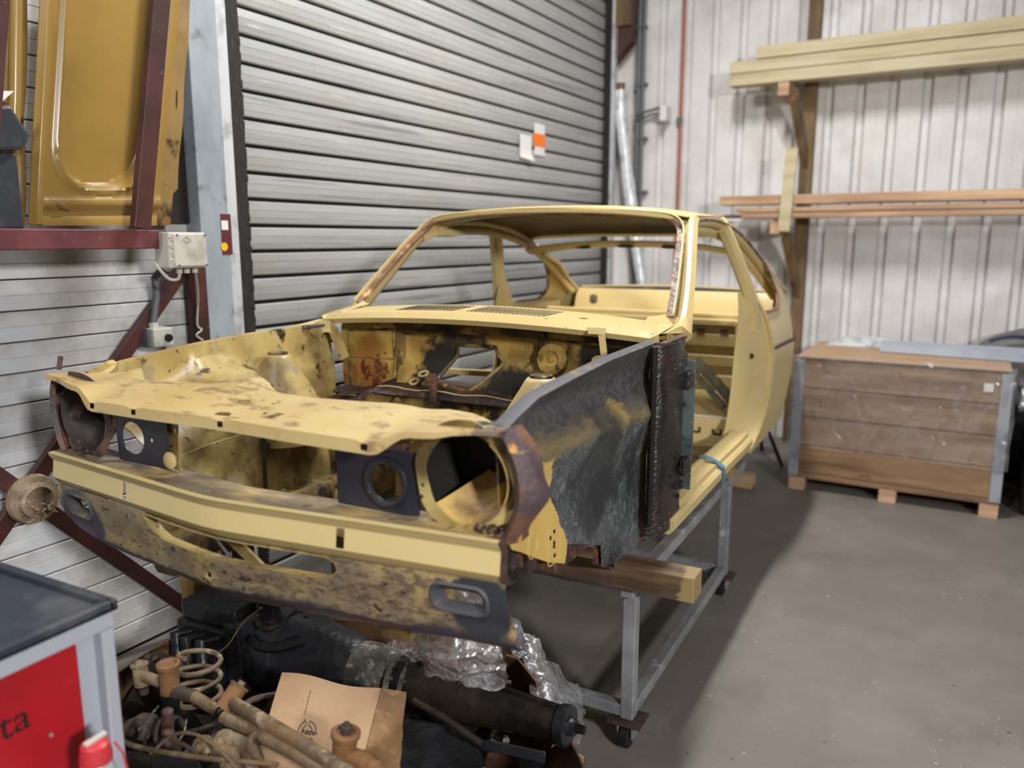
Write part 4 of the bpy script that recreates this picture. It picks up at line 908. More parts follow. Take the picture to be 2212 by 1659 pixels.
for x0, z0, z1 in ((-.40, .40, .63), (.235, .40, .63)):
    MB().bar(V(x0, 1.105, z0+.02), V(x0, 1.105, z1), .035, .03, (0, 1, 0)).build('upright_channel', M['grime_yellow'], bulk, bevel=.006)
g = MB(); g.lathe([(0, .058), (.008, .056), (.010, .030), (.004, .028), (.004, .012), (.010, .010), (.010, 0)], V(.272, 1.09, .545), (0, -1, .1), 32); bd = g.build('brake_boss', M['paint_bay'], bulk, 40); bd['label'] = 'round pressed boss for the brake servo'
MB().lathe([(0, .04), (.006, .039), (.007, .015), (.0, .014)], V(.46, 1.095, .50), (0, -1, .1), 24).build('pedal_boss', M['paint_bay'], bulk, 40)
for px, py in ((915, 808), (895, 825)):
    p = ony(px, py, 1.03); MB().lathe([(0, .022), (.004, .022), (.004, .013), (0, .013)], p, (0, -.5, 1), 20).build('washer', M['paint'], bulk, 40)
g = MB(); rows = []
for i in range(29):
    x = -.69+.044*i; zj = .352+.052*sm(-.53, -.43, x)
    rows.append([V(x, 1.13, zj+.02), V(x, 1.05, zj+.012), V(x, .99, zj+.004*math.sin(x*30)), V(x, .955, zj-.004+.006*math.sin(x*23)), V(x, .950, zj-.020)])
MB().tube([r[2] for r in rows], .0035, 6).build('shelf_lip', M['paint'], car, 50)
g.grid(rows); g.solid(.003); shf = g.build('bulkhead_shelf', M['rust'], car, 40); shf['label'] = 'rusty shelf along the foot of the bulkhead'
rr = random.Random(12); g = MB()
for k in range(12):
    c_ = V(rr.uniform(-.66, -.48), rr.uniform(.97, 1.08), .368); a = rr.uniform(0, PI); w_ = rr.uniform(.03, .07)
    g.bar(c_-Vector((math.cos(a), math.sin(a), 0))*w_, c_+Vector((math.cos(a), math.sin(a), .1))*w_, .03, .002)
o_ = g.build('rust_flakes', M['rust'], shf); o_['kind'] = 'stuff'
lo = plate([(-.66, -.04), (.66, -.04), (.66, .385), (-.44, .385), (-.52, .335), (-.66, .335)], [circ(-.02, .18, .02, 12), circ(.06, .17, .012, 12)], lambda x, z: V(x, .975+.10*sm(.31, -.04, z)*0+.012*math.cos(x*18), z), .004, .05)
fw = lo.build('lower_bulkhead', M['grime_yellow'], car, 40)
for x0 in (-.33, -.16, -.02, .10):
    MB().lathe([(0, .035), (.012, .03), (.014, 0)], V(x0, .977, .335), (0, -1, 0), 14, sq=(.6, 1.1)).build('pressing', M['grime_yellow'], fw, 50)
k = MB(); p = ony(935, 835, .95); k.bar(p+Vector((0, 0, .05)), p+Vector((.015, -.02, -.06)), .03, .018, (0, 1, 0)); k.build('steering_bracket', M['rust'], car, bevel=.004)
p = ony(1115, 852, .95); MB().box(p-Vector((.012, .01, .025)), p+Vector((.012, .01, .025))).build('pipe_clip', M['dark'], car, bevel=.003)
p = ony(832, 880, .20); g = MB(); g.box(p-Vector((.02, .02, .05)), p+Vector((.02, .02, .01))); g.build('bonnet_catch', M['grime_yellow'], car, bevel=.004)
# cowl
def cz(x): return .704-.034*(abs(x)/.695)**2
def cyf(x): return .930+.052*(abs(x)/.695)**2
def cyb(x): return 1.165-.02*(abs(x)/.695)**2+.10*sm(.60, .70, abs(x))
CP = [(.012, -.036), (.0, -.030), (-.004, -.004), (.004, .0)]
def cmap(x, v):
    if v < .03:
        i = min(int(v/.01), 2); t = v/.01-i
        return V(x, cyf(x)+lerp(CP[i][0], CP[i+1][0], t), cz(x)+lerp(CP[i][1], CP[i+1][1], t))
    t = (v-.03)/.2; return V(x, lerp(cyf(x)+.004, cyb(x), t), cz(x)+.016*t+.003*math.sin(PI*t))
co = [(-.697+.041*i, 0) for i in range(35)]+[(.697, .23), (-.697, .23)]
ch = []
for k in range(38):
    p0 = lerp(874, 1172, k/37); q = onz(p0, lerp(661, 678, k/37), cz(0)+.014+CZ)
    x = lerp(-.345, .275, k/37); v0, v1 = .085, .200; c_ = .02
    if k in (16, 17, 18): continue
    mid = [(x-c_*.0, v0), (x+c_*.55, lerp(v0, v1, .4)), (x+c_, v1)]
    ch.append([(mid[0][0]-.0018, mid[0][1]), (mid[0][0]+.0018, mid[0][1]), (mid[1][0]+.0032, mid[1][1]), (mid[2][0]+.0022, mid[2][1]), (mid[2][0]-.0022, mid[2][1]), (mid[1][0]-.0032, mid[1][1])])
ch += [circ(-.082, .165, .014, 14, .01), circ(.41, .12, .017, 14, .011), circ(.30, .065, .010, 10, .006)]
cw_ = plate(co, ch, cmap, 0, .03); cw_ = weld(cw_); cw_.solid(.0012)
cowl = cw_.build('cowl_panel', M['paint'], car, 30); cowl['label'] = 'cowl panel with a row of slanted vent slits'
for q_ in ch[:35]:
    c0 = (sum(p[0] for p in q_)/6, sum(p[1] for p in q_)/6); sq_ = [(c0[0]+(p[0]-c0[0])*1.02, p[1]) for p in q_]
    k = MB(); k.add([cmap(*p)+Vector((0, 0, .0016)) for p in sq_]+[cmap(*p)+Vector((0, 0, -.003)) for p in sq_], [(0, 1, 2, 3, 4, 5), (11, 10, 9, 8, 7, 6)]+[(i, (i+1) % 6, 6+(i+1) % 6, 6+i) for i in range(6)]); k.build('slit_shade', M['dark'], cowl)  # dark inlay in each slit, its colour standing in for the shade inside
g = MB()
for k in range(52):
    x = -.40+.0125*k; g.tube([V(x, 1.06, cz(x)-.045), V(x+.012, 1.085, cz(x)-.085)], .006, 6)
g.build('drain_ribs', M['grime_yellow'], cowl, 60)
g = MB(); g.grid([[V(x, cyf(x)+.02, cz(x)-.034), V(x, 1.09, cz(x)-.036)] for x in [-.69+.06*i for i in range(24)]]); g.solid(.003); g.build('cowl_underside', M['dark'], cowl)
for px, s in ((1356, 1),):
    k = MB(); q = V(.50, cyf(.5)-.008, cz(.5)-.004); k.hexa([q+Vector(v) for v in ((-.03, -.012, -.02), (.03, -.012, -.02), (.03, 0, -.02), (-.03, 0, -.02), (-.03, -.004, .004), (.03, -.004, .004), (.03, .004, .004), (-.03, .004, .004))]); k.build('hinge_lug', M['paint'], cowl, bevel=.003)
    MB().bar(q+Vector((.02, -.01, -.02)), q+Vector((.028, .0, -.10)), .022, .006, (0, 1, 0)).build('hinge_arm', M['paint'], cowl)
k = MB(); c_ = [V(-.672, .90, .60), V(-.655, .93, .63), V(-.63, .965, .62), V(-.615, .985, .56), V(-.60, 1.0, .50)]
sweep(cr(c_, 4), rect(.05, .008), (1, 0, .3), mb=k); k.build('hinge_support', M['paint_inner'], car, 40)
MB().bar(V(-.69, .86, .632), V(-.655, .945, .636), .028, .012).build('wing_tab', M['rust_purple'], car, bevel=.003)

# ---- windscreen frame, roof, pillars, rails
AP = [(.712, 1.19, .650), (.703, 1.245, .690), (.672, 1.385, .815), (.635, 1.525, .945), (.607, 1.63, 1.022), (.596, 1.69, 1.040)]
for s in (-1, 1):
    pt = cr([V(s*x, y, z) for x, y, z in AP], 4)
    g = MB(); sweep(pt, [octo(lerp(.070, .046, sm(0, .35, i/(len(pt)-1))), .052, .22) for i in range(len(pt))], (s*.8, -.35, .45), mb=g); g.build('windscreen_pillar', M['paint'], car, 40)
RP = [(-.672, 1.19, .706), (-.652, 1.30, .795), (-.618, 1.455, .925), (-.592, 1.555, 1.000), (-.560, 1.585, 1.038), (-.50, 1.585, 1.058), (-.36, 1.555, 1.070), (-.18, 1.54, 1.079), (0, 1.535, 1.082)]
RP = RP+[(-x, y, z) for x, y, z in reversed(RP[:-1])]
g = MB(); sweep(cr([V(*q) for q in RP], 4), rect(.032, .010), (0, -.75, .66), mb=g); g.build('windscreen_rebate', M['screen_rust'], car, 40)
RP2 = [(x*1.02, y-.012, z+.010) for x, y, z in RP]
g = MB(); sweep(cr([V(*q) for q in RP2], 4), rect(.006, .014), (0, -.75, .66), mb=g); g.build('windscreen_edge', M['paint'], car, 40)
for s in (-1, 1):      # lower screen corner gusset between pillar and cowl
    g = MB(); g.add([V(s*.700, 1.02, .670), V(s*.725, 1.20, .655), V(s*.722, 1.255, .69), V(s*.655, 1.20, .715), V(s*.60, 1.165, .706), V(s*.62, 1.02, .682)], [(0, 1, 2, 3, 4, 5)]); g.solid(.004); g.build('screen_corner', M['paint'], car)
def zr(x, y): return interp([(1.5, 1.092), (1.6, 1.104), (1.75, 1.112), (2.0, 1.116), (2.3, 1.098), (2.55, 1.050), (2.78, .980)], y)-.050*(abs(x)/.60)**2.6
def yf(x): return 1.525+.085*(abs(x)/.6)**3
g = MB(); xs = [-.60+.05*i for i in range(25)]
g.grid([[V(x, lerp(yf(x), 2.76-.10*(abs(x)/.6)**2, j/20), zr(x, lerp(yf(x), 2.76-.10*(abs(x)/.6)**2, j/20))) for x in xs] for j in range(21)]); g.solid(.004); roof = g.build('roof', M['paint'], car, 60)
g = MB(); g.grid([[V(x*.96, lerp(yf(x)+.05, 2.68-.10*(abs(x)/.6)**2, j/16), zr(x, lerp(yf(x)+.05, 2.68-.10*(abs(x)/.6)**2, j/16))-.012) for x in xs] for j in range(17)]); g.solid(.003); g.build('roof_shade', M['roof_shade'], roof, 60)  # sheet added below the roof, its dark colour painting the shade there
pt = cr([V(x, yf(x)+.006, zr(x, yf(x))-.012) for x in xs[1:-1:2]], 3)
g = MB(); sweep(pt, octo(.030, .024, .25), mb=g); g.build('roof_header', M['paint'], roof, 40)
pt = [V(x, 1.64+.03*(abs(x)/.6)**2, zr(x, 1.64)-.028) for x in xs]; g = MB(); sweep(pt, rect(.09, .012), mb=g); g.build('header_inner', M['paint'], roof, 40)
pt = [V(x, 2.70-.08*(abs(x)/.6)**2, zr(x, 2.70)-.050) for x in [-.576+.048*i for i in range(25)]]
g = MB(); rows = [[q+Vector((0, -.10, .004)), q+Vector((0, -.06, -.018)), q+Vector((0, .0, -.030)), q+Vector((0, .05, -.018))] for q in pt]; g.grid(rows); g.solid(.004); rh = g.build('rear_header', M['paint'], roof, 40)
for x in (-.27, -.02, .22): MB().lathe([(0, 0), (0, .03), (.004, .03), (.004, 0)], V(x, 2.635, zr(x, 2.7)-.072), (0, -.5, -1), 14, sq=(1.6, .5), ref=(1, 0, 0)).build('header_slot', M['dark'], rh)
MB().bar(V(.30, 2.20, 1.068), V(.40, 2.62, 1.0), .09, .004).build('sound_pad', M['rust'], roof)
SR = [(.592, 1.66, 1.050), (.600, 1.85, 1.066), (.602, 2.15, 1.058), (.612, 2.50, 1.003), (.640, 2.93, .862), (.678, 3.32, .698), (.665, 3.67, .566), (.63, 3.98, .46)]
for s in (-1, 1):
    pt = cr([V(s*x, y, z) for x, y, z in SR], 5)
    g = MB(); sweep([p-Vector((s*.022, 0, .020)) for p in pt], [octo(.05, .048, .3) for _ in pt], (s*.35, 0, 1), mb=g); sr = g.build('side_rail', M['paint'], car, 50)
    g = MB(); sweep([p+Vector((s*.006, 0, -.018)) for p in pt[1:22]], rect(.012, .010), (s*.35, 0, 1), mb=g); g.build('drip_rail', M['screen_rust'], sr, 40)
    # inner header of the door opening
    g = MB(); sweep([V(s*.600, 1.56, .975), V(s*.578, 1.63, 1.0)]+[p-Vector((s*.045, 0, .058)) for p in pt[2:26]], octo(.03, .040, .3), (s*.35, 0, 1), mb=g); g.build('inner_rail', M['paint'], sr, 50)
    # B pillar
    bp = cr([V(s*.695, 2.52, .56), V(s*.692, 2.49, .62), V(s*.672, 2.41, .74), (V(s*.635, 2.32, .88)), V(s*.600, 2.24, .995), V(s*.588, 2.20, 1.03)], 4)
    n_ = len(bp)
    g = MB(); sweep(bp, [octo(lerp(.16, .085, sm(0, .55, i/(n_-1))), lerp(.06, .05, i/(n_-1)), .25) for i in range(n_)], (s, 0, .25), mb=g); g.build('door_pillar', M['paint'], car, 50)
    # door shut face: inner edge -> outer edge
    ol = [(.690, 2.485, .72), (.735, 2.53, .62), (.757, 2.60, .52), (.766, 2.66, .40), (.766, 2.66, .28), (.764, 2.58, .16), (.762, 2.43, .06), (.762, 2.22, .005)]
    il = [(.662, 2.385, .72), (.672, 2.37, .62), (.668, 2.36, .52), (.665, 2.345, .40), (.665, 2.32, .28), (.665, 2.28, .17), (.668, 2.21, .09), (.675, 2.09, .045)]
    rows = []
    for a_, b_ in zip(cr([V(s*x, y, z) for x, y, z in il], 4), cr([V(s*x, y, z) for x, y, z in ol], 4)):
        rows.append([a_+Vector((-s*.02, -.03, 0)), a_, a_*.72+b_*.28+Vector((0, .02, 0)), a_*.4+b_*.6+Vector((0, .035, 0)), a_*.15+b_*.85+Vector((0, .018, 0)), a_*.1+b_*.9+Vector((s*.004, .0, 0)), b_+Vector((s*.004, .0, 0))])
    g = MB(); g.grid(rows); g.solid(.003); dsf = g.build('door_shut_face', M['paint'], car, 50)
    MB().lathe([(0, 0), (0, .014), (.003, .014), (.003, 0)], V(s*.70, 2.452, .41), (s*.5, -1, 0), 14).build('lock_hole', M['dark'], dsf)
    # rear quarter
    def qx(z): return interp([(-.08, .735), (.1, .764), (.38, .770), (.5, .748), (.6, .716), (.75, .671), (.88, .637), (1.0, .612)], z)
    qo = [(2.26, -.02), (2.45, .05), (2.60, .16), (2.675, .28), (2.675, .40), (2.60, .53), (2.52, .61), (2.75, .605), (2.98, .60), (3.06, .635), (3.08, .68), (3.02, .765), (2.92, .850), (2.80, .905), (2.93, .862), (3.32, .698), (3.67, .566), (3.98, .46), (4.02, .30), (3.98, .12), (3.86, .06), (3.78, .05)]
    for k in range(13):
        a = math.radians(10+155*k/12); qo.append((3.48+.30*math.cos(a), .00+.29*math.sin(a)))
    qo += [(3.17, -.03), (2.70, -.05), (2.35, -.05)]
    qp = plate(qo, [], lambda y, z: V(s*(qx(z)-.17*max(0, y-3.30)), y, z), 0, .05); qp = weld(qp); qp.solid(.003)
    qt = qp.build('rear_quarter', M['paint'], car, 50)
    g = MB(); sweep(cr([V(s*.772, 2.70, .425), V(s*.774, 3.0, .418), V(s*.772, 3.30, .407), V(s*.735, 3.52, .398), V(s*.665, 3.94, .375)], 4), rect(.008, .014), mb=g); g.build('belt_moulding', M['rust'], qt)
    g = MB(); g.grid([[V(s*(.764-d-.17*max(0, .18+.30*math.cos(a))), 3.48+(.30)*math.cos(a), .29*math.sin(a)) for d in (0, .2)] for a in [math.radians(5+165*k/14) for k in range(15)]]); g.solid(.004); g.build('wheel_arch', M['dark'], qt, 50)
    g = MB(); g.tube([V(s*(qx(z)+.0), y, z) for y, z in ((2.70, .603), (2.98, .60), (3.06, .635), (3.08, .68), (3.02, .765), (2.92, .850))], .010, 8); g.build('quarter_window_rebate', M['screen_rust'], qt, 50)
    # sail panel towards the rear window
    g = MB(); g.grid([[V(s*x, y, z) for x, y, z in r] for r in (((.615, 2.57, .968), (.565, 2.60, .93), (.50, 2.64, .900)), ((.640, 2.90, .855), (.60, 2.95, .845), (.56, 2.98, .835)), ((.672, 3.15, .745), (.65, 3.2, .735), (.61, 3.24, .725)), ((.70, 3.40, .66), (.67, 3.43, .65), (.625, 3.45, .64)))]); g.solid(.02); g.build('rear_pillar', M['paint'], car, 50)
    # quarter inner panel
    g = MB(); g.grid([[V(s*x, y, z) for x, z in ((.70, .60), (.665, .585), (.655, .45), (.66, .20), (.66, -.02))] for y in (2.40, 2.6, 2.8, 3.0, 3.2)]); g.solid(.004); g.build('quarter_inner', M['paint'], car, 50)
    # sill
    g = MB(); sp_ = [V(s*.715, 1.00, .045), V(s*.715, 1.3, .045), V(s*.715, 1.7, .045), V(s*.715, 2.1, .04), V(s*.712, 2.28, .04)]
    sec = [(-.045, -.04), (.035, -.045), (.050, -.030), (.050, .0), (.040, .010), (.030, .012), (.026, .030), (-.020, .034), (-.030, .048), (-.040, .048)]
    sec = [(a*(s), b) for a, b in sec]
    sweep(sp_, sec, mb=g); g.build('sill', M['paint'], car, 30)
# ---- door post (front), stripped and rusty
g = MB(); rows = []
for i in range(15):
    z = lerp(.645, .02, i/14); y0 = .905+.0*z
    rows.append([V(.700, y0-.010, z), V(.728, y0, z), V(.742+.006*math.sin(z*33), y0+.03, z), V(.748+.006*math.sin(z*21+1), y0+.12, z), V(.744+.008*math.sin(z*27), y0+.20, z), V(.735, y0+.255, z), V(.715, y0+.265, z)])
g.grid(rows); g = weld(g); g.solid(.004); post = g.build('hinge_post', M['post_rust'], car, 50); post['label'] = 'dark rusty hinge post with bolt holes'
g = MB()
for y, z, r_ in ((1.05, .26, .012), (1.10, .20, .008), (1.12, .14, .016), (1.06, .15, .010), (1.09, .11, .007), (1.03, .32, .006), (1.12, .42, .006), (1.10, .52, .006), (1.00, .20, .005), (1.13, .22, .014)): MB().lathe([(-.004, 0), (-.004, r_), (.003, r_), (.003, 0)], V(.750, y, z), (1, 0, 0), 10).build('bolt_hole', M['dark'], post)
MB().box(V(.742, 1.00, .55), V(.752, 1.14, .60)).build('hinge_plate', M['post_rust'], post, bevel=.006)
MB().box(V(.716, .92, .640), V(.742, 1.16, .652)).build('post_cap', M['rust'], post, bevel=.004)
for z in (.50, .20): MB().box(V(.742, 1.115, z-.03), V(.765, 1.185, z+.03)).build('hinge', M['post_rust'], post, bevel=.005)
g = MB(); sweep([V(.742, 1.195, .56), V(.742, 1.195, .40), V(.740, 1.20, .25), V(.735, 1.205, .10)], rect(.010, .045), (1, 0, 0), mb=g); g.build('post_flange', M['strip_green'], post)
MB().box(V(.715, .875, .06), V(.722, .905, .64)).build('post_gap', M['dark'], post)
g = MB(); sweep([V(-.715, .92, .64), V(-.72, .95, .3), V(-.72, 1.0, .02)], rect(.20, .05), (1, 0, 0), mb=g); g.build('hinge_post', M['paint'], car, 40)
# ---- inside
g = MB(); g.grid([[V(x, y, -.02+(.16*math.exp(-(x/.11)**2) if y < 2.35 else .0)+.008*math.sin(x*25)) for x in [-.67+.0447*i for i in range(31)]] for y in (.98, 1.2, 1.5, 1.8, 2.1, 2.26)]); g.solid(.004); g.build('floor_pan', M['grime_yellow'], car, 50)
hb = plate([(-.66, -.03), (.66, -.03), (.66, .125), (-.66, .125)], [], lambda x, z: V(x, 2.26+.05*(z+.03), z), .004, .06); hbo = hb.build('heelboard', M['paint'], car, 40)
for x in (.50, .60):
    for a_, b_ in (((x-.02, .075), (x-.02, .055)), ((x-.02, .053), (x+.015, .053)), ((x+.015, .053), (x+.015, .078))): MB().bar(V(a_[0], 2.257, a_[1]), V(b_[0], 2.257, b_[1]), .006, .006, (0, 1, 0)).build('cut_mark', M['dark'], hbo)
g = MB(); g.grid([[V(x, y, .125+.012*math.sin(y*20)) for x in (-.66, -.3, 0, .3, .66)] for y in (2.27, 2.4, 2.55, 2.7, 2.92)]); g.solid(.004); g.build('rear_seat_pan', M['paint'], car, 50)
g = MB(); zz = [(.12, 0), (.16, .0), (.17, -.02), (.22, -.02), (.23, 0), (.27, 0), (.28, -.02), (.33, -.02), (.34, 0), (.38, 0), (.39, -.022), (.45, -.022), (.46, 0), (.50, 0), (.505, -.03), (.53, -.03), (.535, 0), (.56, 0)]
g.grid([[V(x, 2.93+d*(1 if 0 < i < 12 else 0), z) for i, x in enumerate([-.64+.107*i for i in range(13)])] for z, d in zz]); g.solid(.004); sbk = g.build('seat_back_panel', M['paint'], car, 30)
for x in (.33, .46): MB().prism(rrect(x, .475, .045, .014, .006), (2.90, 2.907), lambda a, z, y: V(a, y, z)).build('slot', M['dark'], sbk)
for x in (.20, .56): MB().bar(V(x, 2.90, .14), V(x, 2.90, .53), .08, .02, (0, 1, 0)).build('upright_channel', M['paint'], sbk, bevel=.008)
g = MB(); rows = []
for i in range(15):
    x = -.63+.09*i; rows.append([V(x, 2.93, .548), V(x, 2.955, .562), V(x, 2.99, .545), V(x, 3.01, .532), V(x, 3.2, .525), V(x, 3.36, .530), V(x, 3.385, .60), V(x, 3.42, .652)])
g.grid(rows); g.solid(.004); ps = g.build('parcel_shelf', M['paint'], car, 40)
for x in (-.30, 0, .24, .40): MB().bar(V(x, 3.03, .530), V(x, 3.34, .534), .03, .012).build('shelf_rib', M['paint'], ps, bevel=.004)
for x in (-.34, -.05, .12, .20, .42): MB().bar(V(x, 3.372, .545), V(x, 3.392, .615), .016, .010, (0, 1, 0)).build('panel_rib', M['paint'], ps, bevel=.003)
MB().prism(rrect(-.50, .585, .05, .06, .02), (3.365, 3.372), lambda a, z, y: V(a, y, z)).build('sealer_patch', M['sealer'], ps)
pt = [V(-.62+.0886*i, 3.43+.03*math.sin(PI*i/14), .640+.016*math.sin(PI*i/14)) for i in range(15)]
g = MB(); sweep(pt, rect(.03, .034), mb=g); g.build('rear_window_sill', M['sealer'], car, 40)
g = MB(); sweep([p+Vector((0, .03, .016)) for p in pt], octo(.04, .02, .25), mb=g); g.build('rear_deck_edge', M['paint'], car, 40)
g = MB(); g.grid([[V(x*(1-.14*max(0, y-3.4)), y, z) for x in (-.68, -.35, 0, .35, .68)] for y, z in ((3.47, .648), (3.7, .56), (3.95, .47), (4.02, .40), (4.03, .12))]); g.solid(.004); g.build('rear_panel', M['paint'], car, 40)
for a_, b_, w_ in (((1503, 778), (1582, 866), .05), ((1495, 800), (1565, 880), .03)):
    MB().bar(ony(*a_, 2.5), ony(*b_, 2.35), w_, .02, (0, 1, 0)).build('diagonal_strut', M['brace'], car, bevel=.004)
MB().bar(ony(945, 800, 1.36), ony(1088, 808, 1.36), .03, .025).build('dash_rail', M['paint'], car, bevel=.004)
MB().bar(V(-.30, 2.1, .02), V(-.30, 2.1, .52), .10, .03, (0, 1, 0)).build('seat_upright', M['paint'], car, bevel=.004)
g = MB(); sp_ = [V(.672, 1.66, .10), V(.70, 1.665, .098), V(.735, 1.67, .085), V(.765, 1.68, .060), V(.772, 1.68, .02), V(.770, 1.675, -.015)]
sweep(sp_, rect(.035, .004), (0, 0, 1), mb=g, ups=[(0, 0, 1), (0, 0, 1), (.3, 0, 1), (1, 0, .5), (1, 0, 0), (1, 0, 0)])
tag(g.build('blue_strap', M['blue_strap'], None, 40), 'blue strap looped over the sill of the car shell', 'strap')

# ================================================================== trolley under the shell
tr = thing('trolley', 'pale grey square-tube trolley carrying the car shell', 'trolley', (.1, 1.4, 0))
T_ = .044
TS = dict(leg=1.0, top_rail=.97, lower_rail=.94, cross_rail=.91)
def rb(p, q, name='rail', m='galv'): return MB().bar(p, q, T_*TS[name], T_*TS[name]).build(name, M[m], tr, bevel=.004)
XR, XL, YF, YB, ZT, ZL = .695, -.50, .80, 2.08, .555, .125
for X in (XR, XL):
    rb((X, YF-.05, ZT), (X, YB+.30, ZT), 'top_rail'); rb((X, YF, ZL), (X, YB, ZL), 'lower_rail')
    for Y in (YF, YB):
        rb((X, Y, .10), (X, Y, ZT-.025), 'leg')
        c = thing_c = MB().box((X-.055, Y-.05, .091), (X+.055, Y+.05, .099)).build('caster_plate', M['rust'], tr)
        for dx in (-.024, .024): MB().hexa([Vector(q) for q in ((X+dx-.003, Y-.03, .04), (X+dx+.003, Y-.03, .04), (X+dx+.003, Y+.03, .04), (X+dx-.003, Y+.03, .04), (X+dx-.003, Y-.035, .093), (X+dx+.003, Y-.035, .093), (X+dx+.003, Y+.045, .093), (X+dx-.003, Y+.045, .093))]).build('caster_fork', M['galv'], tr)
        MB().lathe([(-.016, 0), (-.016, .036), (-.012, .042), (.012, .042), (.016, .036), (.016, 0)], (X, Y-.01, .042), (1, 0, 0), 20).build('caster_wheel', M['black'], tr, 40)
for Y in (YF, YB): rb((XL, Y, ZT), (XR, Y, ZT), 'cross_rail'); rb((XL, Y, ZL), (XR, Y, ZL), 'cross_rail')
def beam(label, Y, x0, x1, m='beamwood', z1=.66):
    o = MB().box((x0, Y-.045, ZT+.025), (x1, Y+.045, z1)).build('timber_beam', M[m], None, None, .004, off=((x0+x1)/2, Y, ZT+.025)); tag(o, label, 'beam')
beam('dark weathered timber beam between the trolley and the nose of the shell', .755, .02, .915)
beam('timber beam crossing the trolley under the rear of the shell', 2.05, -.6, .73, z1=.625)
o = MB().bar((-.92, .47, 0), (-.92, .47, .62), .075, .075).build('timber_post', M['yellowwood'], None, None, .004, off=(-.92, .47, 0)); tag(o, 'yellow timber post standing under the front of the shell', 'post')
o = MB().bar((-.80, .60, 0), (-.80, .60, .62), .06, .06).build('timber_post', M['redsteel_dark'], None, None, .004, off=(-.80, .60, 0)); tag(o, 'dark brown post beside the yellow timber post', 'post')

# ================================================================== box of old parts under the nose
bx = thing('cardboard_box', 'large low cardboard box full of old car parts on the floor', 'box', (0, .1, 0))
poly = [(-.74, .36), (-.30, .52), (.36, .69), (.58, .46), (.775, .25), (.70, -.20), (.55, -.48), (-.1, -.45), (-.55, -.36), (-.66, -.05)]
rimz = [.33, .34, .36, .31, .27, .22, .26, .25, .27, .30]
wallg = MB(); n = len(poly); rr = random.Random(8); rows = []
for i in range(n+1):
    i %= n
    for k in range(4):
        t = k/4; a, b_ = Vector(poly[i]), Vector(poly[(i+1) % n]); q = a+(b_-a)*t; zt = lerp(rimz[i], rimz[(i+1) % n], t)+rr.uniform(-.012, .012)
        rows.append([Vector((q.x, q.y, .004)), Vector((q.x*1.0, q.y, zt*.5)), Vector((q.x*1.01, q.y*1.01, zt))])
    if i == 0 and len(rows) > 8: break
wallg.grid(rows[:4*n]+rows[:1]); wallg.solid(.006); wallg.build('side_wall', M['card_dark'], bx, 30)
MB().add([Vector((x, y, .004)) for x, y in poly], [tuple(range(n))]).solid(-.004).build('bottom', M['card_dark'], bx)
q = [onz(1205, 1600, .16), onz(1262, 1635, .14), onz(1250, 1700, .02), onz(1180, 1700, .02)]
g = MB(); g.add(q, [(0, 1, 2, 3)]); g.solid(.006); g.build('outer_flap', M['card'], bx)
g = MB(); g.add([onz(255, 1452, .33), onz(318, 1408, .33), onz(470, 1318, .36), onz(468, 1352, .28), onz(330, 1450, .25), onz(262, 1500, .25)], [(0, 1, 4, 5), (1, 2, 3, 4)]); g.solid(.006); g.build('folded_flap', M['card_dark'], bx)

# engine and gearbox lying across the box
eg = thing('engine_and_gearbox', 'oily black engine and gearbox lying across the parts box', 'gearbox', (.1, .35, .1))
GA = ony(640, 1408, .34); GB = ony(1234, 1570, .34); ax = (GB-GA); Lg = ax.length; ax.normalize()
def gx(t): return GA+ax*(t*Lg)
side = ax.cross(Vector((0, 0, 1))).normalized(); upg = side.cross(ax)
pf = [(-.10, .0), (-.10, .145), (.0, .15), (.012, .15), (.016, .138), (.13, .118), (.26, .098), (.275, .092)]
MB().lathe([(t*1.0, r) for t, r in pf], GA, ax, 28).build('bell_housing', M['oily'], eg, 35)
MB().lathe([(.27, .0), (.27, .090), (.33, .092), (.40, .080), (.43, .078), (.43, 0)], GA, ax, 24).build('gear_case', M['dusty_alu'], eg, 35)
for t in (.425, .475):
    MB().lathe([(t, .06), (t, .098), (t+.016, .098), (t+.016, .06)], GA, ax, 24, sq=(1, .95)).build('case_flange', M['dusty_alu'], eg, 30)
MB().lathe([(.44, .0), (.44, .090), (.50, .096), (.56, .092), (.62, .080), (.70, .066), (Lg-.03, .046), (Lg-.03, 0)], GA, ax, 24).build('tail_housing', M['oily_brown'], eg, 35)
MB().lathe([(Lg-.035, 0), (Lg-.035, .053), (Lg-.020, .056), (Lg-.005, .056), (Lg-.002, .044), (Lg-.006, .026), (Lg+.0, .024), (Lg+.014, .022), (Lg+.016, 0)], GA, ax, 28).build('output_flange', M['oily'], eg, 30)
MB().lathe([(0, 0), (0, .014), (.028, .012), (.03, 0)], gx(1)+ax*.012, ax, 10).build('output_nut', M['oily_brown'], eg, 30)
MB().lathe([(-.02, .030), (.03, .028), (.034, .022), (.05, .020), (.05, 0)], gx(.52)+upg*.085, upg, 16).build('top_boss', M['oily_brown'], eg, 35)
MB().bar(gx(.60)+side*-.078, gx(.96)+side*-.045, .012, .05, upg).build('side_web', M['oily_brown'], eg, bevel=.003)
MB().bar(gx(.56)+upg*.085, gx(.95)+upg*.045, .010, .02, upg).build('top_web', M['oily_brown'], eg, bevel=.003)
for t0 in (.425, .475):
    for k in range(10):
        a = 2*PI*k/10; MB().lathe([(0, 0), (0, .008), (.012, .008), (.012, 0)], GA+ax*(t0+.015)+side*(.090*math.cos(a))+upg*(.086*math.sin(a)), ax, 6).build('bolt', M['dusty_alu'], eg)
for k in range(5): MB().bar(GA+ax*(.05+.04*k)+upg*(.135-.011*k), GA+ax*(.05+.04*k)-side*(.13-.011*k), .008, .02, ax).build('rib', M['oily'], eg, bevel=.002)
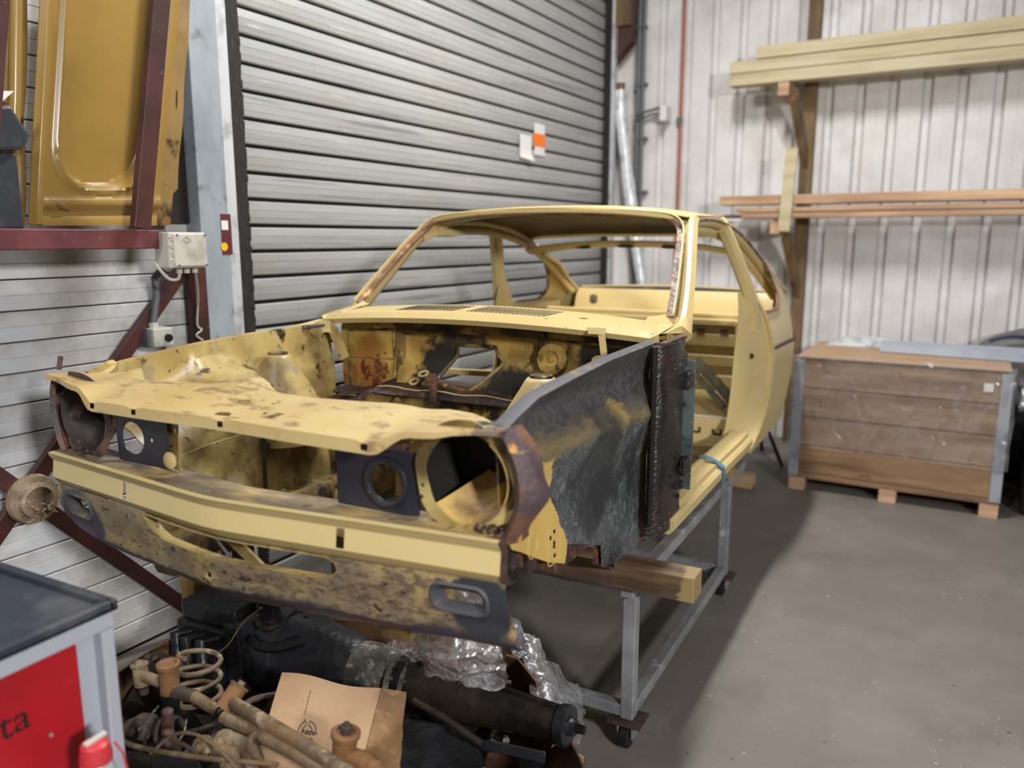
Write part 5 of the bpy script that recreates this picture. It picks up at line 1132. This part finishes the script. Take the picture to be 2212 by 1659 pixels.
for t in (.62, .68, .735): MB().bar(gx(t)-upg*.03-side*.045, gx(t)-upg*.11-side*.05, .010, .03, side).build('rib', M['oily_brown'], eg, bevel=.002)
c = gx(.74)-upg*.105+Vector((.01, -.02, 0))
MB().lathe([(0, 0), (0, .020), (.03, .018), (.032, .010), (.05, .010), (.05, 0)], c, (.5, -.7, .3), 14).build('speedo_drive', M['oily'], eg, 40)
MB().lathe([(.05, 0), (.05, .007), (.054, .006), (.054, 0)], c, (.5, -.7, .3), 10).build('yellow_plug', M['yellow_dot'], eg)
MB().lathe([(0, 0), (0, .011), (.02, .010), (.02, 0)], c+Vector((.045, .01, .02)), (.5, -.7, .3), 12).build('drain_plug', M['dusty_alu'], eg, 40)
# oil pan in front of and below the gearbox
P0 = onz(862, 1566, .26); P1 = onz(1010, 1590, .26)
pan = MB(); o_ = [onz(868, 1562, .27), onz(1015, 1585, .27), onz(1040, 1665, .27), onz(860, 1690, .27)]
pan.hexa([q+Vector((0, 0, -.14)) for q in o_]+[q for q in o_]); pan.build('oil_pan', M['oily'], eg, None, .014)
pl_ = MB(); o2 = [q+(q-sum(o_, Vector())/4)*.10+Vector((0, 0, .004)) for q in o_]; pl_.hexa([q for q in o2]+[q+Vector((0, 0, .012)) for q in o2]); pl_.build('pan_flange', M['oily'], eg, None, .003)
# engine block mass on the left
E0 = GA-ax*.10
def eb(t0, t1, s0, s1, u0, u1, nm, m='oily', bv=.012):
    k = MB(); k.hexa([E0+ax*t+side*s_+upg*u for t, s_, u in ((t0, s0, u0), (t1, s0, u0), (t1, s1, u0), (t0, s1, u0), (t0, s0, u1), (t1, s0, u1), (t1, s1, u1), (t0, s1, u1))]); return k.build(nm, M[m], eg, None, bv)
eb(-.30, .0, -.13, .14, -.16, .10, 'engine_block'); eb(-.28, -.03, -.05, .13, .10, .17, 'valve_cover'); eb(-.22, -.06, .13, .20, -.10, .06, 'side_cover')
eb(-.05, .015, -.15, .16, -.13, .14, 'rear_plate', bv=.004)
for t, s_ in ((-.24, .16), (-.18, .17), (-.12, .165)): MB().tube([E0+ax*t+side*.12+upg*.06, E0+ax*t+side*(s_+.03)+upg*.075, E0+ax*(t+.03)+side*(s_+.05)+upg*.0], .020, 10).build('port', M['oily'], eg, 40)
MB().lathe([(0, .0), (0, .034), (.05, .036), (.055, .030), (.09, .03), (.09, 0)], ony(585, 1330, .28), (0, -.2, 1), 20).build('filler_neck', M['oily'], eg, 35)
MB().lathe([(0, 0), (0, .05), (.012, .05), (.014, .03), (.05, .028), (.05, 0)], E0+ax*.06+side*.06+upg*.12, upg, 18).build('mount', M['oily_brown'], eg, 35)
MB().tube(cr([ony(660, 1385, .22), ony(600, 1400, .20), ony(560, 1395, .2), ony(545, 1380, .22)], 4), .016, 8).build('hose', M['black'], eg, 40)
rr = random.Random(31)
for k in range(16):
    a = rr.uniform(.4, 2.6); t = rr.choice((-.055, .01, .27, .44)); r_ = .135 if t < .1 else .088
    c = E0+ax*(t+.10)+side*(r_*math.cos(a))+upg*(r_*math.sin(a)); MB().lathe([(0, 0), (0, .008), (.012, .008), (.012, 0)], c, ax, 6).build('bolt', M['dusty_alu'] if k % 3 == 0 else M['oily_brown'], eg)
# clutch rod and steel bracket in front
o = MB(); o.tube([onz(893, 1512, .40), onz(960, 1550, .37), onz(1040, 1606, .34)], .009, 8); tag(o.build('clutch_rod', M['oily_brown'], None, 40), 'thin dark rod slanting down across the gearbox', 'rod')
bk = thing('gearbox_bracket', 'flat black steel bracket lying in front of the gearbox tail', 'bracket', onz(1100, 1640, .3))
q = [onz(1035, 1596, .33), onz(1075, 1600, .34), onz(1180, 1622, .33), onz(1178, 1648, .30), onz(1110, 1632, .31), onz(1040, 1618, .31)]
MB().add(q, [(0, 1, 4, 5), (1, 2, 3, 4)]).solid(.008).build('plate', M['oily'], bk, 40, .002)
q = [onz(1120, 1628, .31), onz(1175, 1645, .30), onz(1165, 1690, .22), onz(1130, 1690, .22)]
MB().add(q, [(0, 1, 2, 3)]).solid(.008).build('lug', M['oily'], bk)

# cardboard sheet lying over the parts, with its printed marks
def cs(u, v):   # u across, v down the sheet
    a = onz(610, 1455, .455); b_ = onz(824, 1492, .455); c_ = onz(540, 1700, .40); d_ = onz(760, 1740, .40)
    p = (a*(1-u)+b_*u)*(1-v)+(c_*(1-u)+d_*u)*v; p.z += .006*math.sin(u*7+v*3); return p
shp = thing('cardboard_sheet', 'torn folded piece of tan cardboard lying over the rusty parts', 'cardboard', cs(.5, .5))
MB().grid([[cs(i/14, j/12) for i in range(15)] for j in range(13)]).solid(.004).build('main_face', M['card'], shp, 40)
def ff(u, v):
    a = cs(1, v); d_ = lerp(onz(876, 1497, .44), onz(856, 1740, .36), v); return a*(1-u)+d_*u
rr = random.Random(6); MB().grid([[ff(i/4, j/12)+(Vector((rr.uniform(-.003, .003), 0, 0)) if i == 4 else Vector()) for i in range(5)] for j in range(13)]).solid(.004).build('folded_strip', M['card_mid'], shp, 40)
tl = [(.60, .0), (.585, .12), (.60, .26), (.64, .36), (.70, .47), (.75, .53)]
MB().tube([cs(u, v)+Vector((0, 0, .002)) for u, v in tl], .0018, 5).build('torn_ply', M['card'], shp, 40)
nrm = (cs(.6, .5)-cs(.4, .5)).cross(cs(.5, .4)-cs(.5, .6)).normalized()
if nrm.z < 0: nrm = -nrm
def onsheet(u, v): return cs(u, v)+nrm*.0045
g = MB()
for k in range(3):      # three recycling arrows round a ring
    a0 = 2*PI*k/3+.5; arc = [onsheet(.40+.085*math.cos(a0+t*1.5), .50+.10*math.sin(a0+t*1.5)) for t in [i/8 for i in range(9)]]
    arc2 = [onsheet(.40+.050*math.cos(a0+.1+t*1.3), .50+.06*math.sin(a0+.1+t*1.3)) for t in [i/8 for i in range(9)]]
    g.tube(arc, .0011, 5); g.tube(arc2, .0011, 5); g.tube([arc[-1], onsheet(.40+.105*math.cos(a0+1.55), .50+.12*math.sin(a0+1.55)), onsheet(.40+.065*math.cos(a0+1.75), .50+.08*math.sin(a0+1.75)), arc2[-1]], .0009, 5); g.tube([arc[0], arc2[0]], .0009, 5)
arc = [onsheet(.50+.045*math.cos(t), .665+.05*math.sin(t)) for t in [PI+PI*i/8 for i in range(9)]]
g.tube(arc, .0016, 5); g.tube([onsheet(.525, .64), onsheet(.545, .67), onsheet(.565, .645)], .0016, 5)
for k in range(9): g.tube([onsheet(.335-.0*k, .14+.026*k), onsheet(.335, .152+.026*k)], .0014, 5)
g.build('printed_marks', M['ink'], shp)
def text(body, size, T, m, name, parent, ext=.0006):
    cu = bpy.data.curves.new(name, 'FONT'); cu.body = body; cu.size = size; cu.extrude = ext
    ob = bpy.data.objects.new(name, cu); col.objects.link(ob); dg = bpy.context.evaluated_depsgraph_get(); me = bpy.data.meshes.new_from_object(ob.evaluated_get(dg))
    vs = [v.co.copy() for v in me.vertices]; fs = [tuple(p.vertices) for p in me.polygons]; bpy.data.objects.remove(ob); bpy.data.curves.remove(cu)
    return MB().add([T(v) for v in vs], fs).build(name, m, parent)
eu = (cs(.5, .5)-cs(.4, .5)).normalized(); ev = (cs(.5, .4)-cs(.5, .5)).normalized()
text('RESY', .018, lambda v: onsheet(.345, .515)+eu*v.x+ev*v.y+nrm*v.z, M['ink'], 'printed_letters', shp)

# ---- rusty suspension parts
def cylp(px0, px1, z0, z1, r, n=16): return MB().tube([onz(*px0, z0), onz(*px1, z1)], r, n)
a1 = thing('control_arm', 'rusty control arm with an upright orange bush and a smaller end bush', 'control arm', onz(365, 1500, .42))
c = onz(365, 1462, .46)
MB().lathe([(-.045, 0), (-.045, .026), (.028, .027), (.030, .031), (.040, .031), (.042, .024), (.036, .020), (.036, 0)], c, (.0, 0, 1), 24).build('upright_bush', M['orangerust'], a1, 35)
MB().lathe([(-.16, .014), (-.10, .022), (-.045, .025)], c, (0, 0, 1), 16).build('ball_joint_boot', M['oily'], a1, 50)
e = onz(303, 1450, .46); MB().lathe([(-.04, 0), (-.04, .020), (.014, .021), (.016, .024), (.022, .024), (.024, .012), (.030, .010), (.030, 0)], e, (-.15, .05, 1), 20).build('end_bush', M['armrust'], a1, 35)
MB().lathe([(0, 0), (0, .012), (.02, .013), (.022, 0)], e+Vector((.008, 0, -.065)), (0, 0, 1), 12).build('end_nut', M['armrust_dark'], a1, 35)
MB().tube([e+Vector((.015, 0, -.012)), c+Vector((-.02, 0, -.025))], .016, 12).build('link_tube', M['armrust'], a1, 40)
MB().tube([c+Vector((.02, -.0, -.04)), onz(420, 1505, .42)], [.020, .018], 12).build('arm_tube', M['armrust_dark'], a1, 40)
MB().tube([onz(420, 1505, .42), onz(473, 1538, .41)], .0165, 12).build('tie_rod', M['armrust'], a1, 40)
MB().tube([onz(472, 1537, .41), onz(478, 1541, .41)], .009, 10).build('rod_tip', M['dusty_alu'], a1, 40)
kn = thing('brake_caliper', 'dark rusty brake caliper behind the upright orange bush', 'brake part', onz(345, 1432, .40))
k = onz(345, 1432, .43)
MB().hexa([k+Vector(v) for v in ((-.065, -.03, -.03), (.06, -.03, -.03), (.07, .04, -.03), (-.06, .04, -.03), (-.055, -.02, .015), (.045, -.02, .018), (.055, .035, .012), (-.05, .035, .015))]).build('body', M['armrust_dark'], kn, None, .010)
for dx in (-.03, .0, .028): MB().lathe([(0, 0), (0, .010), (.008, .010), (.010, 0)], k+Vector((dx, -.012, .014)), (0, -.4, 1), 12).build('bolt', M['armrust_dark'], kn, 35)
a2 = thing('track_arm', 'long rusty arm with a tilted orange bush lying across the cardboard', 'control arm', onz(600, 1580, .46))
p0 = onz(516, 1484, .50); p1 = onz(482, 1532, .46); d = (p1-p0)
MB().tube([p0, p1], .0235, 20).build('tilted_bush', M['orangerust'], a2, 40)
MB().tube([p0-d*.10, p0+d*.02], .026, 20).build('bush_collar', M['armrust'], a2, 40)
MB().tube([p0-d*.26, p0-d*.08], .010, 10).build('bush_bolt', M['armrust'], a2, 40)
MB().tube([p0*.35+p1*.65+Vector((.01, 0, 0)), onz(560, 1552, .48), onz(650, 1608, .475), onz(790, 1700, .47)], [.017, .018, .020, .022], 14).build('arm_tube', M['armrust'], a2, 40)
a3 = tag(MB().tube([onz(484, 1550, .45), onz(560, 1585, .455), onz(640, 1625, .46), onz(740, 1690, .46)], [.017, .018, .0185, .019], 14).build('rusty_tube', M['armrust'], None, 40), 'plain rusty tube lying beside the long arm on the cardboard', 'tube')
a4 = thing('suspension_bush', 'upright rusty bush with a bolt on top standing on the cardboard', 'bush', onz(745, 1640, .47))
c = onz(744, 1612, .50)
MB().lathe([(-.055, 0), (-.055, .020), (-.03, .026), (.025, .0285), (.027, .0335), (.036, .034), (.040, .029), (.040, .022), (.034, .020), (.034, 0)], c, (.12, .05, 1), 28).build('sleeve', M['orangerust'], a4, 35)
MB().lathe([(.034, 0), (.034, .014), (.052, .013), (.055, .008), (.06, .008), (.06, 0)], c, (.12, .05, 1), 6).build('bolt', M['armrust_dark'], a4, 20)
MB().lathe([(-.095, 0), (-.095, .013), (-.08, .014), (-.072, .009), (-.055, .012)], c, (.12, .05, 1), 14).build('stud', M['oily_brown'], a4, 35)
MB().tube([c+Vector((.012, .0, -.02)), onz(790, 1650, .47), onz(830, 1720, .45)], [.020, .028, .034], 14).build('arm_stump', M['orangerust'], a4, 40)
def spring(label, c, ax_, R_, pitch, turns, r_, m):
    ax_ = Vector(ax_).normalized(); u = ax_.cross(Vector((0, 1, .2))).normalized(); w = ax_.cross(u); pts = []
    for i in range(int(turns*22)+1):
        t = i/22; pts.append(Vector(c)+ax_*(t*pitch)+(u*math.cos(2*PI*t)+w*math.sin(2*PI*t))*R_)
    g = MB().tube(pts, r_, 8).build('coil_spring', M[m], None, 50, off=c); tag(g, label, 'spring'); return g
spring('dusty coil spring standing beside the upright orange bush', onz(432, 1520, .34), (-.05, .12, 1), .056, .046, 3.3, .0075, 'armrust')
spring('dark coil spring lying low among the rusty parts', onz(330, 1600, .36), (.9, .35, .25), .045, .035, 2.6, .007, 'armrust_dark')
tb = thing('bush_pair', 'two round-ended dusty bushes with bolt heads lying side by side', 'bush', onz(470, 1620, .40))
for (x, y), r_ in (((438, 1612), .024), ((484, 1598), .023)):
    c = onz(x, y, .46); dd = Vector((.25, -.75, .45)).normalized()
    MB().lathe([(-.03, r_*.8), (-.012, r_), (0, r_*1.05), (.005, r_), (.006, .010), (.014, .009), (.014, 0)], c, dd, 24).build('bush', M['armrust'], tb, 35)
    MB().tube([c-dd*.02, c+Vector((.05, .03, -.03)), c+Vector((.12, -.01, -.06))], [.020, .026, .024], 14).build('arm', M['armrust'], tb, 45)
def rod(name, label, cat, pts, r_, m): return tag(MB().tube(cr([onz(*p) for p in pts], 6), r_, 8).build(name, M[m], None, 45), label, cat)
rod('bent_rod', 'long thin rusty rod running across the front of the parts', 'rod', [(255, 1585, .44), (276, 1606, .46), (340, 1622, .47), (450, 1638, .48), (600, 1652, .49)], .006, 'armrust')
rod('brake_cable', 'thin arched cable looping over the rusty parts', 'cable', [(325, 1628, .46), (372, 1588, .50), (420, 1586, .51), (470, 1615, .50), (512, 1662, .49)], .0042, 'armrust')
rod('brake_cable', 'short dark cable sagging in front of the two bushes', 'cable', [(370, 1600, .47), (395, 1608, .47), (430, 1630, .46)], .005, 'armrust_dark')
rod('hooked_rod', 'hooked rusty rod emerging by the red spot beside the cardboard', 'rod', [(600, 1690, .46), (545, 1625, .47), (540, 1600, .47), (552, 1588, .46)], .009, 'armrust')
rod('dark_tube', 'thick dark tube along the near edge of the parts', 'tube', [(262, 1640, .40), (310, 1648, .41), (400, 1680, .41)], .020, 'oily_brown')
rod('brake_hose', 'dark hose curving behind the long arm', 'hose', [(400, 1585, .36), (440, 1575, .38), (490, 1550, .38), (545, 1512, .40), (600, 1500, .40)], .009, 'armrust_dark')
rod('wire', 'thin wire hanging from the nose of the shell into the box', 'wire', [(565, 1312, .62), (525, 1345, .55), (495, 1390, .48), (470, 1412, .44)], .0022, 'armrust')
rod('welding_rod', 'thin bright straight rod sticking up among the parts', 'rod', [(298, 1578, .47), (320, 1551, .49), (343, 1524, .51)], .0026, 'dusty_alu')
rod('thin_rod', 'short thin rod leaning behind the arched cable', 'rod', [(402, 1555, .45), (398, 1580, .44), (385, 1602, .43)], .0026, 'dusty_alu')
hk = thing('tow_hook', 'curled dark hook and bracket at the near left of the parts', 'hook', onz(300, 1590, .38))
MB().tube(cr([onz(262, 1590, .42), onz(272, 1570, .43), onz(290, 1560, .43), onz(310, 1575, .42), (onz(305, 1600, .40))], 5), .011, 8).build('hook', M['armrust_dark'], hk, 45)
MB().hexa([onz(300, 1560, .40)+Vector(v) for v in ((-.03, -.03, -.03), (.05, -.03, -.03), (.05, .04, -.03), (-.03, .04, -.03), (-.02, -.02, .01), (.04, -.02, .02), (.04, .03, .02), (-.02, .03, .01))]).build('bracket', M['armrust_dark'], hk, None, .008)
tk = thing('spindle', 'reddish rusty spindle below the upright orange bush', 'spindle', onz(365, 1600, .30))
MB().lathe([(-.10, .035), (-.05, .03), (0, .016), (.06, .014), (.07, .0)], onz(362, 1580, .42), (.1, 0, 1), 16).build('shaft', M['rust'], tk, 45)
MB().lathe([(-.11, 0), (-.11, .07), (-.095, .072), (-.09, .03)], onz(362, 1580, .42), (.1, 0, 1), 20).build('flange', M['rust'], tk, 45)
pnl = MB(); q = [onz(330, 1625, .42), onz(430, 1650, .42), onz(460, 1720, .40), onz(330, 1720, .40)]; pnl.add(q, [(0, 1, 2, 3)]); pnl.solid(.02); tag(pnl.build('sheet_cover', M['oily'], None, None, .004), 'flat dark sheet metal cover under the long thin rod', 'cover')
rr = random.Random(77); g = MB()          # the bed of oily scrap that fills the box
gp = []
for j in range(15):
    row = []
    for i in range(25):
        u, v = i/24, j/14
        a = Vector((-.64, -.32, 0)); b_ = Vector((.60, -.42, 0)); c_ = Vector((-.70, .34, 0)); d_ = Vector((.40, .60, 0))
        p = (a*(1-u)+b_*u)*(1-v)+(c_*(1-u)+d_*u)*v; p.z = .20+.06*math.sin(i*1.7+j)+rr.uniform(-.03, .05); row.append(p)
    gp.append(row)
g.grid(gp); g.solid(.01); sc_ = g.build('scrap_bed', M['oily_brown'], None, 30); tag(sc_, 'dark bed of oily scrap filling the cardboard box', 'scrap', kind='stuff')

# ---- clear plastic sheeting
def film(name, label, rows, seed, amp=.014, sub=6):
    rr = random.Random(seed); R1 = [cr(r, sub) for r in rows]; cols = [cr(list(c), sub) for c in zip(*R1)]
    ph = [rr.uniform(0, 6) for _ in range(6)]
    P = [[q+Vector((math.sin(i*.9+ph[0]+j*.4), math.sin(j*1.1+ph[1]), math.sin(i*.7+j*.9+ph[2])))*amp*.6+Vector((rr.uniform(-1, 1), rr.uniform(-1, 1), rr.uniform(-1, 1)))*amp*.45 for j, q in enumerate(r)] for i, r in enumerate(cols)]
    return tag(MB().grid(P).build(name, M['film'], None, 35), label, 'plastic sheet')
film('plastic_sheet', 'crumpled clear plastic sheet bulging under the nose of the shell', [
    [ony(915, 1262, .12), ony(985, 1262, .14), ony(1060, 1275, .12)], [ony(880, 1330, .12), ony(985, 1335, .10), ony(1080, 1345, .12)], [ony(838, 1396, .12), ony(970, 1405, .06), ony(1092, 1412, .12)], [ony(885, 1420, .14), ony(985, 1440, .08), ony(1095, 1450, .14)], [ony(930, 1455, .16), ony(1010, 1478, .12), ony(1090, 1478, .18)]], 3)
film('plastic_sheet', 'clear plastic sheet trailing over the far rim of the parts box', [
    [onz(1105, 1330, .48), onz(1125, 1345, .46), onz(1150, 1370, .42)], [onz(1110, 1400, .42), onz(1150, 1410, .40), onz(1185, 1425, .34)], [onz(1130, 1450, .36), onz(1180, 1450, .36), onz(1230, 1465, .22)], [onz(1160, 1510, .33), onz(1210, 1510, .32), onz(1258, 1520, .18)], [onz(1200, 1560, .28), onz(1235, 1560, .27), onz(1265, 1560, .14)], [onz(1195, 1610, .24), onz(1222, 1615, .22), onz(1250, 1612, .10)]], 5)
g = MB(); q = [onz(1095, 1412, .46), onz(1120, 1420, .44), onz(1160, 1470, .38), onz(1165, 1508, .30), onz(1120, 1480, .24), onz(1090, 1460, .26)]
tag(g.add(q, [(0, 1, 2, 5), (2, 3, 4, 5)]).solid(.006).build('cardboard_flap', M['card_dark'], None), 'torn dark corrugated cardboard flap against the plastic sheet', 'cardboard')

# ================================================================== tool cart and spray can
HC = .90; XC, YC = .02, -.50; X0c, Y0c = -.62, -1.12
ct = thing('tool_cart', 'grey and red tool cart with a black tray top', 'tool cart', (-.3, -.8, 0))
MB().box((X0c, Y0c, .10), (XC-.03, YC-.02, HC-.02)).build('body', M['cart_grey'], ct, bevel=.006)
yr = onx(160, 1372, XC-.02).y
def fr(y0, y1, z0, z1, nm, m='cart_grey', x0=XC-.032, x1=XC): return MB().box((x0, y0, z0), (x1, y1, z1)).build(nm, M[m], ct, bevel=.004)
fr(Y0c, YC, HC-.055, HC-.015, 'top_frame'); fr(YC-.030, YC-.001, .10, HC-.056, 'corner_post', x0=XC-.031, x1=XC-.001); fr(Y0c+.001, Y0c+.03, .10, HC-.056, 'corner_post', x0=XC-.031, x1=XC-.001); fr(Y0c+.031, YC-.031, .10, .159, 'bottom_frame')
fr(Y0c+.03, yr, .16, HC-.062, 'red_panel', 'cart_red', XC-.03, XC-.014)
MB().lathe([(0, 0), (0, .004), (.003, .003), (.003, 0)], onx(110, 1588, XC-.013), (1, 0, 0), 12).build('rivet', M['galv'], ct, 40)
tp = MB(); tp.box((X0c-.01, Y0c-.01, HC-.018), (XC+.008, YC+.008, HC-.006)); tp.build('tray', M['cart_top'], ct, bevel=.004)
for (a, b_) in (((X0c-.01, Y0c-.01), (XC+.008, Y0c+.012)), ((X0c-.01, YC-.014), (XC+.008, YC+.008)), ((X0c-.01, Y0c), (X0c+.012, YC)), ((XC-.014, Y0c), (XC+.008, YC))):
    MB().box((a[0], a[1], HC-.018), (b_[0], b_[1], HC+.006)).build('tray_rim', M['cart_top'], ct, bevel=.005)
for X in (X0c+.06, XC-.08):
    for Y in (Y0c+.06, YC-.06): MB().lathe([(-.02, 0), (-.02, .05), (.02, .05), (.02, 0)], (X, Y, .05), (1, 0, 0), 20).build('wheel', M['black'], ct, 40)
bt = onx(47, 1572, XC-.0135)
text('Beta', .078, lambda v: Vector((XC-.0138+v.z, bt.y-.122+v.x, bt.z-.006+v.y)), M['ink'], 'lettering', ct)
sh = MB(); cz_ = onx(205, 1612, .13); cc = Vector((.13, cz_.y, cz_.z)); zb = cc.z-.19
sh.box((XC-.005, cc.y-.10, zb-.012), (XC+.20, cc.y+.08, zb)); sh.build('side_shelf', M['cart_grey'], ct, bevel=.003)
can = thing('spray_can', 'small spray can with a red cap beside the tool cart', 'spray can', (cc.x, cc.y, zb))
MB().lathe([(0, 0), (0, .029), (.003, .031), (.145, .031), (.152, .029), (.160, .024), (.164, .020), (.164, 0)], (cc.x, cc.y, zb), (0, 0, 1), 28).build('body', M['can_white'], can, 35)
MB().lathe([(.095, .0313), (.118, .0313)], (cc.x, cc.y, zb), (0, 0, 1), 28).build('blue_band', M['can_blue'], can, 50)
MB().lathe([(.160, .0), (.160, .029), (.172, .0295), (.195, .025), (.200, .018), (.201, 0)], (cc.x, cc.y, zb), (0, 0, 1), 28).build('cap', M['cap_red'], can, 35)
MB().bar((cc.x-.0, cc.y-.02, zb+.203), (cc.x+.0, cc.y+.024, zb+.205), .012, .008).build('trigger', M['plastic_grey'], can, bevel=.002)
MB().tube([(cc.x+.02, cc.y+.026, zb+.19), (cc.x+.022, cc.y+.04, zb+.16), (cc.x+.025, cc.y+.055, zb+.05)], .0022, 6).build('straw', M['cap_red'], can, 40)
